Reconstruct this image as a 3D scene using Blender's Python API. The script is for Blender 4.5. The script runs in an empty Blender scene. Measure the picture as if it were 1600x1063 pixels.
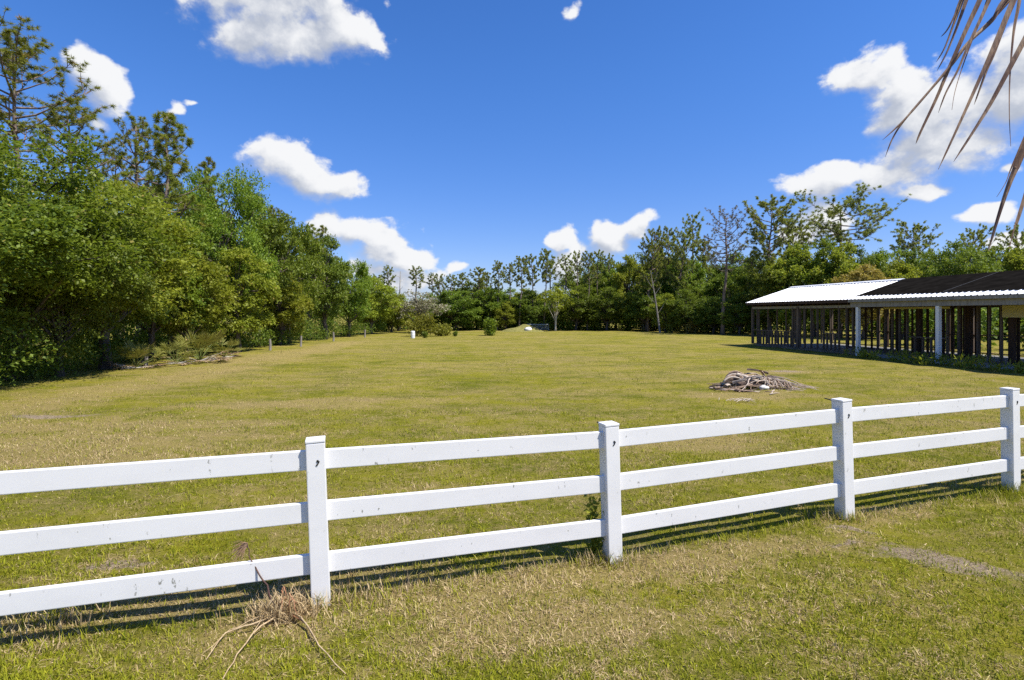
import bpy, bmesh, math, random
import numpy as np
from mathutils import Vector, Matrix

R = math.radians
scene = bpy.context.scene
COL = scene.collection

# ------------------------------------------------------------------ camera
# survey constants: eye height, focal length in photo pixels, horizon row
H, F, CX, Y0 = 2.05, 850.0, 800.0, 490.0
cam_d = bpy.data.cameras.new('camera')
cam_d.sensor_width = 36.0
cam_d.lens = 36.0 * F / 1600.0
cam_d.shift_y = (Y0 - 531.5) / 1600.0
cam_d.clip_start = 0.05
cam_d.clip_end = 4000
cam = bpy.data.objects.new('camera', cam_d)
COL.objects.link(cam)
cam.location = (0, 0, H)
cam.rotation_euler = (R(90), 0, 0)
scene.camera = cam

# ------------------------------------------------------------------ light
SUN = Vector((0.55, -0.26, 1.0)).normalized()      # towards the sun
SUN_EL = math.asin(SUN.z)
SUN_AZ = math.atan2(SUN.x, SUN.y)
sun_d = bpy.data.lights.new('sun', 'SUN')
sun_d.energy = 5.0
sun_d.angle = R(0.53)
sun_d.color = (1.0, 0.945, 0.85)
sun = bpy.data.objects.new('sun', sun_d)
COL.objects.link(sun)
sun.rotation_euler = SUN.to_track_quat('Z', 'Y').to_euler()
sun.location = (20, -10, 40)

vs = scene.view_settings
scene.display_settings.display_device = 'sRGB'
vs.view_transform = 'Standard'
vs.look = 'None'
vs.exposure = 0.58
vs.gamma = 1.0
vs.use_curve_mapping = False
scene.cycles.use_denoising = False
scene.cycles.max_bounces = 6
scene.cycles.diffuse_bounces = 3
scene.cycles.glossy_bounces = 2
scene.cycles.transmission_bounces = 4
scene.cycles.transparent_max_bounces = 4
scene.cycles.sample_clamp_indirect = 6.0

# ------------------------------------------------------------------ node helpers
class NT:
    def __init__(s, tree):
        s.t = tree
    def n(s, typ, **kw):
        nd = s.t.nodes.new(typ)
        for k, v in kw.items():
            setattr(nd, k, v)
        return nd
    def l(s, a, b):
        s.t.links.new(a, b)
    def val(s, sock, x):
        if hasattr(x, 'is_output'):
            s.l(x, sock)
        else:
            sock.default_value = x
    def math(s, op, a, b=None, c=None, clamp=False):
        nd = s.n('ShaderNodeMath', operation=op)
        nd.use_clamp = clamp
        s.val(nd.inputs[0], a)
        if b is not None: s.val(nd.inputs[1], b)
        if c is not None: s.val(nd.inputs[2], c)
        return nd.outputs[0]
    def vmath(s, op, a, b=None):
        nd = s.n('ShaderNodeVectorMath', operation=op)
        s.val(nd.inputs[0], a)
        if b is not None: s.val(nd.inputs[1], b)
        return nd.outputs['Value'] if op in ('LENGTH', 'DOT_PRODUCT') else nd.outputs[0]
    def mapr(s, v, a, b, c=0.0, d=1.0, smooth=True):
        nd = s.n('ShaderNodeMapRange')
        if smooth: nd.interpolation_type = 'SMOOTHSTEP'
        s.val(nd.inputs[0], v)
        for i, x in enumerate((a, b, c, d)):
            s.val(nd.inputs[i + 1], x)
        return nd.outputs[0]
    def mix(s, f, a, b, mode='MIX'):
        nd = s.n('ShaderNodeMix', data_type='RGBA', blend_type=mode)
        s.val(nd.inputs[0], f)
        s.val(nd.inputs[6], a)
        s.val(nd.inputs[7], b)
        return nd.outputs[2]
    def noise(s, vec, scale, detail=4.0, rough=0.55, dist=0.0):
        nd = s.n('ShaderNodeTexNoise')
        if vec is not None: s.l(vec, nd.inputs['Vector'])
        nd.inputs['Scale'].default_value = scale
        nd.inputs['Detail'].default_value = detail
        nd.inputs['Roughness'].default_value = rough
        nd.inputs['Distortion'].default_value = dist
        return nd.outputs['Fac']
    def mapping(s, vec, loc=(0, 0, 0), rot=(0, 0, 0), scale=(1, 1, 1), typ='POINT'):
        nd = s.n('ShaderNodeMapping', vector_type=typ)
        s.l(vec, nd.inputs['Vector'])
        nd.inputs['Location'].default_value = loc
        nd.inputs['Rotation'].default_value = rot
        nd.inputs['Scale'].default_value = scale
        return nd.outputs[0]

def rgb(r, g, b):
    return (r, g, b, 1.0)

# ------------------------------------------------------------------ sky with fair-weather clouds
def dirang(px, py):
    x, z = px - CX, Y0 - py
    return math.atan2(x, F), math.atan2(z, math.hypot(x, F))

# cumulus laid out by bearing / elevation (measured once): cx, cy, rx, ry, tilt, weight
CL = [
    (425, -15, 165, 88, 0, 1), (505, 45, 85, 50, 0, 1), (395, 45, 60, 45, 20, 1), (450, 60, 70, 40, 0, 1),
    (148, 112, 40, 45, 30, 1), (165, 142, 36, 34, 0, 1), (275, 166, 30, 12, 8, .8), (305, 158, 24, 7, 12, .8), (262, 172, 14, 12, 0, .8),
    (430, 248, 60, 36, -15, 1), (485, 275, 68, 36, -15, 1), (535, 287, 40, 26, 0, 1),
    (510, 352, 30, 24, 0, 1), (590, 385, 62, 36, -10, 1), (630, 405, 44, 26, 0, 1), (560, 368, 45, 20, 0, 1),
    (570, 420, 50, 18, 0, 1), (625, 445, 70, 28, 0, 1),
    (874, 380, 22, 24, 0, 1), (888, 420, 32, 40, 0, .9), (950, 372, 34, 30, 0, 1), (1000, 354, 32, 20, 20, 1),
    (1352, 122, 52, 38, 0, 1), (1405, 165, 60, 55, 0, 1), (1500, 170, 110, 76, 10, 1), (1585, 140, 90, 82, 0, 1),
    (1430, 232, 95, 44, 8, 1), (1295, 274, 82, 28, 6, 1), (1390, 268, 85, 38, 0, 1), (1440, 298, 50, 15, 0, .9),
    (1510, 215, 110, 46, 8, 1), (1550, 331, 46, 16, 0, .95), (1590, 366, 38, 14, 0, 1),
    (1290, 350, 56, 40, 0, 1), (1250, 372, 40, 24, 0, 1),
    (895, 10, 20, 24, 0, .8), (606, 10, 14, 26, -20, .8),     (720, 420, 18, 8, 0, .8),  (152, 196, 18, 16, 0, .75),
    (1575, 262, 20, 12, 0, .8),
]
ELL = []
for cx, cy, rx, ry, rot, w in CL:
    a, e = dirang(cx, cy)
    a2, _ = dirang(cx + rx, cy)
    a1, _ = dirang(cx - rx, cy)
    _, e2 = dirang(cx, cy - ry)
    _, e1 = dirang(cx, cy + ry)
    k = 1.15 if w > .85 else 1.75
    ELL.append((a, e, (a2 - a1) / 2 * k, (e2 - e1) / 2 * k, R(rot), w if w > .85 else .34))
# the same weather carries on round the rest of the sky
rs = random.Random(5)
for i in range(8):
    a = rs.uniform(1.1, 2 * math.pi - 1.1)
    a = a if a < math.pi else a - 2 * math.pi
    e = rs.uniform(0.08, 0.75)
    s = rs.uniform(.07, .16)
    for j in range(2):
        ELL.append((a + rs.uniform(-s, s), e + rs.uniform(-s, s) * .3, s * rs.uniform(.7, 1.2), s * rs.uniform(.3, .5), 0, 1))

world = bpy.data.worlds.new('World')
scene.world = world
world.use_nodes = True
wt = world.node_tree
wt.nodes.clear()
W = NT(wt)

def cloud_group():
    g = bpy.data.node_groups.new('cloud_field', 'ShaderNodeTree')
    g.interface.new_socket('P', in_out='INPUT', socket_type='NodeSocketVector')
    g.interface.new_socket('Q', in_out='OUTPUT', socket_type='NodeSocketFloat')
    N = NT(g)
    gi = N.n('NodeGroupInput'); go = N.n('NodeGroupOutput')
    p = gi.outputs[0]
    warp = N.n('ShaderNodeTexNoise'); N.l(p, warp.inputs['Vector'])
    warp.inputs['Scale'].default_value = 9; warp.inputs['Detail'].default_value = 3
    off = N.vmath('MULTIPLY', N.vmath('SUBTRACT', warp.outputs['Color'], (.5, .5, .5)), (.055, .055, 0))
    pw = N.vmath('ADD', p, off)
    acc = None
    for a, e, rx, ry, rot, w in ELL:
        m = N.mapping(pw, (a, e, 0), (0, 0, rot), (rx, ry, 1), 'TEXTURE')
        L = N.vmath('LENGTH', m)
        L = N.math('ADD', L, (1 - w) * .9) if w < 1 else L
        acc = L if acc is None else N.math('SMOOTH_MIN', acc, L, 0.22)
    base = N.math('SUBTRACT', 1.0, acc)
    base = N.math('MINIMUM', base, 0.75)
    n1 = N.noise(N.mapping(p, (3, 7, 0), (0, 0, 0), (1, 1.25, 1)), 15, 10, .58, .1)
    n2 = N.noise(N.mapping(p, (1, 2, 0)), 6.5, 3, .5, .2)
    q = N.math('ADD', base, N.math('MULTIPLY', N.math('SUBTRACT', n1, .5), 1.7))
    q = N.math('ADD', q, N.math('MULTIPLY', N.math('SUBTRACT', n2, .5), .9))
    N.l(q, go.inputs[0])
    return g

geo = W.n('ShaderNodeTexCoord')
D = geo.outputs['Generated']
sep = W.n('ShaderNodeSeparateXYZ'); W.l(D, sep.inputs[0])
az = W.math('ARCTAN2', sep.outputs[0], sep.outputs[1])
el = W.math('ARCSINE', sep.outputs[2])
cmb = W.n('ShaderNodeCombineXYZ'); W.l(az, cmb.inputs[0]); W.l(el, cmb.inputs[1])
cg = cloud_group()
g1 = W.n('ShaderNodeGroup'); g1.node_tree = cg; W.l(cmb.outputs[0], g1.inputs[0])
g2 = W.n('ShaderNodeGroup'); g2.node_tree = cg
W.l(W.vmath('ADD', cmb.outputs[0], (0.014, 0.026, 0)), g2.inputs[0])
q1, q2 = g1.outputs[0], g2.outputs[0]
alpha = None
lit = W.math('ADD', W.math('MULTIPLY', W.math('SUBTRACT', q1, q2), 0.95), 0.46)
thick = W.mapr(q1, 0.25, 1.1, 0.0, 0.30)
lit = W.math('SUBTRACT', lit, thick, clamp=True)
puff = W.noise(cmb.outputs[0], 17, 7, .58, .3)
lit = W.math('ADD', lit, W.math('MULTIPLY', W.math('SUBTRACT', puff, .5), .95), clamp=True)
alpha = W.mapr(q1, 0.0, W.mapr(lit, .2, .8, .70, .30))
ccol = W.mix(W.mapr(lit, .05, .85), rgb(.50, .55, .66), rgb(.97, .98, 1.0))
sky = W.n('ShaderNodeTexSky', sky_type='NISHITA')
sky.sun_disc = False
sky.sun_elevation = SUN_EL
sky.sun_rotation = SUN_AZ
sky.altitude = 30
sky.air_density = 1.0
sky.dust_density = 0.35
sky.ozone_density = 2.2
hsv = W.n('ShaderNodeHueSaturation')
hsv.inputs['Saturation'].default_value = 1.25
hsv.inputs['Value'].default_value = 1.0
W.l(sky.outputs[0], hsv.inputs['Color'])
tint = W.mix(W.mapr(el, 0.0, 0.45), rgb(.70, .75, 1.12), rgb(.82, .98, 1.34))
skyc = W.mix(1.0, hsv.outputs[0], tint, 'MULTIPLY')
bg1 = W.n('ShaderNodeBackground'); W.l(skyc, bg1.inputs[0]); bg1.inputs[1].default_value = 0.093
bg2 = W.n('ShaderNodeBackground'); W.l(ccol, bg2.inputs[0]); bg2.inputs[1].default_value = 0.64
mx = W.n('ShaderNodeMixShader'); W.l(alpha, mx.inputs[0]); W.l(bg1.outputs[0], mx.inputs[1]); W.l(bg2.outputs[0], mx.inputs[2])
wo = W.n('ShaderNodeOutputWorld'); W.l(mx.outputs[0], wo.inputs[0])

# ------------------------------------------------------------------ survey helpers
def gp(px, py):
    d = py - Y0
    return ((px - CX) * H / d, H * F / d)
def xat(px, Z): return (px - CX) / F * Z
def zat(py, Z): return H + (Y0 - py) / F * Z

def gz(x, y):
    """gentle unevenness of the field"""
    x = np.asarray(x, float); y = np.asarray(y, float)
    z = (.016 * np.sin(x * 1.7 + .6 * y) + .014 * np.sin(y * 2.3 - .9 * x + 1) + .009 * np.sin(3.9 * x + 1.2 * y + 2)
         + .008 * np.sin(5.1 * y - 2.2 * x))
    return z

# ------------------------------------------------------------------ materials
def new_mat(name):
    m = bpy.data.materials.new(name)
    m.use_nodes = True
    m.node_tree.nodes.clear()
    return m, NT(m.node_tree)

def finish(N, col, rough=.6, spec=.4, bump=None, bstr=.3, bdist=.01, metal=0.0, trans=None, tcol=None, coat=0.0):
    b = N.n('ShaderNodeBsdfPrincipled')
    N.val(b.inputs['Base Color'], col)
    N.val(b.inputs['Roughness'], rough)
    b.inputs['Specular IOR Level'].default_value = spec
    b.inputs['Metallic'].default_value = metal
    if bump is not None:
        bn = N.n('ShaderNodeBump')
        bn.inputs['Strength'].default_value = bstr
        bn.inputs['Distance'].default_value = bdist
        N.l(bump, bn.inputs['Height'])
        N.l(bn.outputs[0], b.inputs['Normal'])
    out = N.n('ShaderNodeOutputMaterial')
    if trans:
        t = N.n('ShaderNodeBsdfTranslucent')
        N.val(t.inputs[0], tcol if tcol is not None else col)
        mxx = N.n('ShaderNodeMixShader'); mxx.inputs[0].default_value = trans
        N.l(b.outputs[0], mxx.inputs[1]); N.l(t.outputs[0], mxx.inputs[2])
        N.l(mxx.outputs[0], out.inputs[0])
    else:
        N.l(b.outputs[0], out.inputs[0])

def leaf_mat(name, dark, light, odd, rough=.48, trans=.34, hue=.02, spec=.25):
    m, N = new_mat(name)
    at = N.n('ShaderNodeAttribute', attribute_name='rnd')
    oi = N.n('ShaderNodeObjectInfo')
    f = at.outputs['Fac']
    c = N.mix(N.mapr(f, 0, 1, 0, 1, False), rgb(*dark), rgb(*light))
    c = N.mix(N.mapr(f, .93, .97), c, rgb(*odd))
    h = N.n('ShaderNodeHueSaturation')
    N.l(c, h.inputs['Color'])
    N.l(N.math('MULTIPLY_ADD', oi.outputs['Random'], hue * 1.3, .5 - hue * 1.2), h.inputs['Hue'])
    N.l(N.math('MULTIPLY_ADD', oi.outputs['Random'], .42, .93), h.inputs['Value'])
    tc = N.mix(.5, h.outputs[0], rgb(light[0] * 1.5, light[1] * 1.5, light[2] * .7))
    finish(N, h.outputs[0], rough, spec, trans=trans, tcol=tc)
    return m

def simple_mat(name, col, col2=None, scale=8, rough=.7, spec=.3, stretch=(1, 1, 1), bstr=.25, bdist=.01, metal=0, detail=5, obj=True):
    m, N = new_mat(name)
    tc = N.n('ShaderNodeTexCoord')
    v = N.mapping(tc.outputs['Object'], scale=stretch)
    n = N.noise(v, scale, detail, .6)
    c = N.mix(N.mapr(n, .3, .7), rgb(*col), rgb(*(col2 or col)))
    finish(N, c, rough, spec, n, bstr, bdist, metal)
    return m

M = {}
M['oak_leaf'] = leaf_mat('oak_leaf', (.050, .090, .010), (.170, .225, .028), (.26, .24, .05), .5, .38)
M['lime_leaf'] = leaf_mat('lime_leaf', (.115, .160, .014), (.270, .310, .036), (.32, .26, .06), .55, .42)
M['mid_leaf'] = leaf_mat('mid_leaf', (.065, .120, .011), (.190, .265, .028), (.26, .25, .05), .5, .40)
M['dark_leaf'] = leaf_mat('dark_leaf', (.048, .090, .010), (.155, .220, .026), (.20, .20, .03), .5, .40)
M['yellow_leaf'] = leaf_mat('yellow_leaf', (.19, .17, .03), (.34, .28, .07), (.36, .25, .1), .55, .38)
M['grey_leaf'] = leaf_mat('grey_leaf', (.18, .175, .11), (.34, .32, .22), (.14, .19, .05), .8, .2, .01, .1)
M['olive_leaf'] = leaf_mat('olive_leaf', (.13, .145, .016), (.24, .25, .034), (.28, .25, .08), .55, .35)
M['pine_needle'] = leaf_mat('pine_needle', (.090, .130, .018), (.260, .275, .042), (.34, .25, .07), .55, .36)
M['far_needle'] = leaf_mat('far_needle', (.130, .165, .040), (.300, .335, .085), (.34, .28, .10), .55, .42)
M['grey_needle'] = leaf_mat('grey_needle', (.14, .14, .085), (.26, .23, .15), (.15, .18, .05), .6, .25)
M['palmetto'] = leaf_mat('palmetto_leaf', (.12, .15, .03), (.26, .26, .06), (.38, .3, .12), .5, .25)
M['dead_frond'] = leaf_mat('dead_frond', (.22, .15, .09), (.42, .31, .20), (.5, .42, .32), .6, .15, .01)
M['bark'] = simple_mat('bark', (.06, .048, .04), (.16, .13, .11), 9, .9, .1, (1, 1, .25), .6, .03)
M['pine_bark'] = simple_mat('pine_bark', (.10, .075, .06), (.26, .20, .165), 8, .9, .1, (1, 1, .3), .6, .03)
M['grey_bark'] = simple_mat('grey_bark', (.17, .15, .13), (.30, .27, .24), 7, .9, .1, (1, 1, .3), .4, .02)
M['pale_bark'] = simple_mat('pale_bark', (.33, .30, .26), (.55, .51, .45), 7, .9, .1, (1, 1, .3), .4, .02)

# turf colour, shared by ground and grass blades -------------------------------------------------
DIRT = [(3.55, 4.42, .6, .17, -.42), (4.25, 4.15, .35, .10, -.3), (3.2, 5.15, .28, .08, .1), (-9.2, 10.8, .85, .24, .2), (2.9, 4.9, .16, .07, .3),
        (-3.2, 4.35, .4, .08, .3), (3.95, 3.35, .2, .07, .2), (9.6, 19.3, .8, .3, .1)]
DRY = [(-8.0, 8.0, 4.2, 1.6, .15), (-3.0, 3.75, 2.4, .32, .28), (-.6, 3.95, 1.6, .34, .28), (1.6, 4.5, 1.5, .3, .3), (.4, 3.55, 1.3, .3, .2),
       (-10.5, 17, 1.3, 7, -.05), (-11.4, 30, 1.4, 12, 0), (5.6, 13.6, 1.9, .7, 0), (2.6, 8.8, 2.2, .6, .1), (-5, 12.5, 3, .7, .2), (9, 19, 3, .8, .1),
       (3.9, 5.6, 1.0, .2, .35), (-7.0, 10.0, 3.2, .5, .1), (6.5, 5.2, 1.5, .5, 0)]

def turf_group():
    g = bpy.data.node_groups.new('turf_colour', 'ShaderNodeTree')
    g.interface.new_socket('Dry', in_out='OUTPUT', socket_type='NodeSocketFloat')
    g.interface.new_socket('Dirt', in_out='OUTPUT', socket_type='NodeSocketFloat')
    g.interface.new_socket('Tone', in_out='OUTPUT', socket_type='NodeSocketFloat')
    N = NT(g)
    go = N.n('NodeGroupOutput')
    P = N.n('ShaderNodeNewGeometry').outputs['Position']
    P2 = N.vmath('MULTIPLY', P, (1, 1, 0))
    wn = N.n('ShaderNodeTexNoise'); N.l(P2, wn.inputs['Vector']); wn.inputs['Scale'].default_value = 2.2; wn.inputs['Detail'].default_value = 5
    wo_ = N.vmath('SCALE', N.vmath('SUBTRACT', wn.outputs['Color'], (.5, .5, .5))); wo_.node.inputs['Scale'].default_value = .75
    Pw = N.vmath('ADD', P2, wo_)
    def blobs(lst, k):
        acc = None
        for x, y, rx, ry, rot in lst:
            m = N.mapping(Pw, (x, y, 0), (0, 0, rot), (rx, ry, 1), 'TEXTURE')
            L = N.vmath('LENGTH', N.vmath('MULTIPLY', m, (1, 1, 0)))
            acc = L if acc is None else N.math('SMOOTH_MIN', acc, L, k)
        return acc
    dirt = N.mapr(N.math('ADD', blobs(DIRT, .15), N.math('MULTIPLY', N.math('SUBTRACT', N.noise(P2, 7, 4, .7), .5), 2.2)), .45, 1.15, .95, 0.0)
    dry = N.mapr(blobs(DRY, .25), .4, 1.4, 1.0, 0.0)
    n1 = N.noise(N.mapping(P2, scale=(.5, 1, 1)), .33, 3, .5, .4)      # broad patches, stretched along the mowing
    n2 = N.noise(N.mapping(P2, scale=(.7, 1, 1)), 1.9, 4, .6, .3)
    n3 = N.noise(P2, 9, 4, .65)
    s = N.math('ADD', N.math('MULTIPLY', n1, .75), N.math('ADD', N.math('MULTIPLY', n2, 1.1), N.math('MULTIPLY', n3, 1.15)))
    s = N.math('ADD', s, N.math('MULTIPLY', dry, .33))
    N.l(N.mapr(s, 1.17, 1.92), go.inputs[0])
    N.l(dirt, go.inputs[1])
    N.l(N.noise(N.mapping(P2, (5, 3, 0), scale=(.6, 1, 1)), .8, 5, .6), go.inputs[2])
    return g
TURF = turf_group()

def ground_mat():
    m, N = new_mat('turf_ground')
    t = N.n('ShaderNodeGroup'); t.node_tree = TURF
    P = N.n('ShaderNodeNewGeometry').outputs['Position']
    n4 = N.noise(P, 45, 4, .7)
    n5 = N.noise(P, 140, 3, .7)
    n6 = N.noise(N.mapping(P, scale=(.35, 1, 1)), 3.2, 6, .65)
    green = N.mix(N.mapr(t.outputs[2], .3, .7), rgb(.095, .118, .006), rgb(.245, .228, .014))
    straw = N.mix(n4, rgb(.24, .165, .065), rgb(.49, .375, .17))
    dryf = N.math('ADD', t.outputs[0], N.math('MULTIPLY', N.math('SUBTRACT', n4, .52), 1.25), clamp=True)
    dryf = N.math('MULTIPLY', dryf, .88)
    c = N.mix(dryf, green, straw)
    c = N.mix(N.mapr(n6, .35, .7, 0, .35), c, rgb(.27, .245, .028))
    c = N.mix(N.mapr(n5, .32, .56, .7, 0), c, rgb(.05, .045, .015))
    soil = N.mix(N.mapr(n4, .35, .65), rgb(.20, .145, .095), rgb(.37, .295, .21))
    c = N.mix(t.outputs[1], c, soil)
    hb = N.math('ADD', n4, N.math('MULTIPLY', n5, .6))
    finish(N, c, .95, .03, hb, .9, .035)
    return m
M['ground'] = ground_mat()

def blade_mat():
    m, N = new_mat('grass_blade')
    t = N.n('ShaderNodeGroup'); t.node_tree = TURF
    at = N.n('ShaderNodeAttribute', attribute_name='rnd')
    dr = N.n('ShaderNodeAttribute', attribute_name='dry')
    f = at.outputs['Fac']
    green = N.mix(f, rgb(.095, .130, .006), rgb(.410, .400, .030))
    straw = N.mix(f, rgb(.25, .165, .07), rgb(.76, .60, .35))
    k = N.mapr(N.math('ADD', N.math('MULTIPLY', t.outputs[0], .85), dr.outputs['Fac']), .52, 1.0)
    c = N.mix(k, green, straw)
    finish(N, c, .7, .10, trans=.30)
    return m
M['blade'] = blade_mat()

# ------------------------------------------------------------------ mesh helpers
def np_mesh(name, V, Fc, mat=None, attrs=None, smooth=False):
    V = np.asarray(V, np.float32); Fc = np.asarray(Fc, np.int32)
    me = bpy.data.meshes.new(name)
    n, k = Fc.shape
    me.vertices.add(len(V)); me.vertices.foreach_set('co', V.ravel())
    me.loops.add(n * k); me.loops.foreach_set('vertex_index', Fc.ravel())
    me.polygons.add(n)
    me.polygons.foreach_set('loop_start', np.arange(0, n * k, k, dtype=np.int32))
    me.polygons.foreach_set('loop_total', np.full(n, k, np.int32))
    if smooth: me.polygons.foreach_set('use_smooth', np.ones(n, bool))
    for an, arr in (attrs or {}).items():
        a = me.attributes.new(an, 'FLOAT', 'FACE')
        a.data.foreach_set('value', np.asarray(arr, np.float32))
    me.update()
    me.validate()
    if mat: me.materials.append(mat)
    return me

def link(name, me, parent=None, loc=None):
    o = bpy.data.objects.new(name, me)
    COL.objects.link(o)
    if parent is not None: o.parent = parent
    if loc is not None: o.location = loc
    return o

def tag(o, label, cat, group=None, kind=None):
    if label: o['label'] = label
    if cat: o['category'] = cat
    if group: o['group'] = group
    if kind: o['kind'] = kind
    return o

def empty(name, loc=(0, 0, 0), rz=0):
    o = bpy.data.objects.new(name, None)
    COL.objects.link(o)
    o.location = loc
    o.rotation_euler = (0, 0, rz)
    o.empty_display_size = .3
    return o

class MB:
    """collects boxes and tubes, then links them as one mesh"""
    def __init__(s): s.v = []; s.f = []
    def add(s, v, f):
        o = len(s.v); s.v += [tuple(p) for p in v]; s.f += [tuple(i + o for i in q) for q in f]
    def box(s, c, d, rot=None):
        hx, hy, hz = d[0] / 2, d[1] / 2, d[2] / 2
        vs_ = [Vector((x, y, z)) for x in (-hx, hx) for y in (-hy, hy) for z in (-hz, hz)]
        if rot is not None: vs_ = [rot @ q for q in vs_]
        c = Vector(c)
        s.add([q + c for q in vs_], [(0, 1, 3, 2), (4, 6, 7, 5), (0, 4, 5, 1), (2, 3, 7, 6), (0, 2, 6, 4), (1, 5, 7, 3)])
    def tube(s, pts, radii, n=6, cap=True):
        pts = [Vector(p) for p in pts]
        v = []; f = []
        for i, p in enumerate(pts):
            t = (pts[min(i + 1, len(pts) - 1)] - pts[max(i - 1, 0)])
            if t.length < 1e-9: t = Vector((0, 0, 1))
            t.normalize()
            a = t.cross(Vector((0, 0, 1)) if abs(t.z) < .9 else Vector((1, 0, 0))).normalized()
            b = t.cross(a)
            r = radii[i] if hasattr(radii, '__len__') else radii
            for k in range(n):
                th = 2 * math.pi * k / n
                v.append(p + a * (r * math.cos(th)) + b * (r * math.sin(th)))
        for i in range(len(pts) - 1):
            for k in range(n):
                k2 = (k + 1) % n
                f.append((i * n + k, i * n + k2, (i + 1) * n + k2, (i + 1) * n + k))
        if cap:
            f.append(tuple(range(n))[::-1]); f.append(tuple((len(pts) - 1) * n + k for k in range(n)))
        s.add(v, f)
    def mesh(s, name, mat, bevel=0, smooth=False, seg=2):
        me = bpy.data.meshes.new(name)
        me.from_pydata(s.v, [], s.f)
        bm = bmesh.new(); bm.from_mesh(me)
        bmesh.ops.recalc_face_normals(bm, faces=bm.faces)
        if bevel:
            bmesh.ops.bevel(bm, geom=bm.edges[:], offset=bevel, segments=seg, affect='EDGES', profile=.6)
        bm.to_mesh(me); bm.free()
        if smooth: me.polygons.foreach_set('use_smooth', np.ones(len(me.polygons), bool))
        me.materials.append(mat)
        return me
    def obj(s, name, mat, parent=None, **kw):
        return link(name, s.mesh(name, mat, **kw), parent)

def nrm(a):
    return a / np.maximum(np.linalg.norm(a, axis=-1, keepdims=True), 1e-9)

def leaf_arrays(P, Dv, Nv, L, Wd):
    """diamond leaves, folded a little along the midrib"""
    S = nrm(np.cross(Dv, Nv)); Nn = nrm(np.cross(S, Dv))
    L = L[:, None]; Wd = Wd[:, None]
    a = P
    m = P + Dv * L * .45 + Nn * L * .10
    b = m + S * Wd * .5
    d = m - S * Wd * .5
    c = P + Dv * L
    V = np.stack([a, b, c, d], 1).reshape(-1, 3)
    i = np.arange(len(P))[:, None] * 4
    Fc = np.concatenate([i, i + 1, i + 2, i + 3], 1)
    return V, Fc

# ------------------------------------------------------------------ tree builders (meshes only)
def broadleaf(seed, h, w, cb, nb, ns, nl, leaf, flat=.66, trunk_r=None, lean=0.0, clear=.0, bw=(.10, .185)):
    rg = np.random.default_rng(seed)
    c = np.array([lean * h, 0, (cb + h) / 2]); ax = np.array([w / 2, w / 2, (h - cb) / 2])
    # boughs over the envelope
    k = np.arange(nb) + .5
    ph = np.arccos(1 - 2 * k / nb * .93); th = k * 2.39996 + rg.uniform(0, 6.28)
    u = np.stack([np.cos(th) * np.sin(ph), np.sin(th) * np.sin(ph), np.cos(ph)], 1)
    u = nrm(u + rg.normal(0, .22, u.shape))
    rad = rg.uniform(.50, .86, (nb, 1))
    rad[rg.random(nb) < .15] *= .5
    B = c + u * ax * rad
    br = rg.uniform(bw[0], bw[1], nb) * w
    mb = MB()
    tr = trunk_r or .022 * h
    top = np.array([lean * h, 0, cb + (h - cb) * .62])
    tp = [np.array([0, 0, -.15])]
    for q in np.linspace(.12, 1, 7):
        tp.append(top * q + rg.normal(0, .012 * h, 3) * np.array([1, 1, 0]) * (q < 1))
    tr_r = [tr * 1.5, tr * 1.05] + list(np.linspace(tr, tr * .28, 6))
    mb.tube(tp, tr_r, 8)
    for j in range(nb):
        s = int(np.clip(rg.integers(2, 7), 2, 7))
        st = tp[s]
        if B[j][2] < st[2] - .3: st = tp[2]
        mid = (st + B[j]) / 2 + np.array([0, 0, .06 * h]) * rg.uniform(-.3, 1) + rg.normal(0, .02 * h, 3)
        mb.tube([st, mid, B[j], B[j] + (B[j] - mid) * .35], [tr * .38, tr * .24, tr * .13, tr * .04], 5, cap=False)
    # sprays
    sb = np.repeat(np.arange(nb), ns)
    d = nrm(rg.normal(0, 1, (len(sb), 3)))
    outw = nrm((B - c) / ax)[sb]
    d = nrm(d + outw * .55 + np.array([0, 0, .25]))
    rr = (rg.random(len(sb)) ** .36)[:, None] * br[sb][:, None]
    SP = B[sb] + d * rr * np.array([1, 1, flat])
    A = nrm(d * .7 + outw * .5 + rg.normal(0, .4, d.shape) + np.array([0, 0, -.12]))
    sl = .072 * w * rg.uniform(.6, 1.3, len(sb))
    # leaves
    lb = np.repeat(np.arange(len(sb)), nl)
    n = len(lb)
    side = nrm(np.cross(A, np.array([0, 0, 1.0])))[lb]
    t = rg.uniform(-.35, 1, n)[:, None]
    P = SP[lb] + A[lb] * t * sl[lb][:, None] + side * (rg.normal(0, .42, n) * sl[lb])[:, None] + np.array([0, 0, 1.0]) * (rg.normal(0, .17, n) * sl[lb])[:, None]
    Dv = nrm(A[lb] * .6 + rg.normal(0, .7, (n, 3)) + np.array([0, 0, -.1]))
    Nv = nrm(np.array([0, 0, .9]) + d[lb] * .4 + rg.normal(0, .55, (n, 3)))
    L = leaf * rg.uniform(.65, 1.3, n); Wd = L * rg.uniform(.45, .7, n)
    keep = P[:, 2] > clear
    sprt = rg.normal(0, .16, len(sb))[lb]
    bt = rg.normal(0, .10, nb)[sb][lb]
    rnd = np.clip(rg.normal(.5, .20, n) + sprt + bt, 0, .92)
    rnd[rg.random(n) < .02] = 1.0
    V, Fc = leaf_arrays(P[keep], Dv[keep], Nv[keep], L[keep], Wd[keep])
    return mb, V, Fc, rnd[keep], h, w

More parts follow.
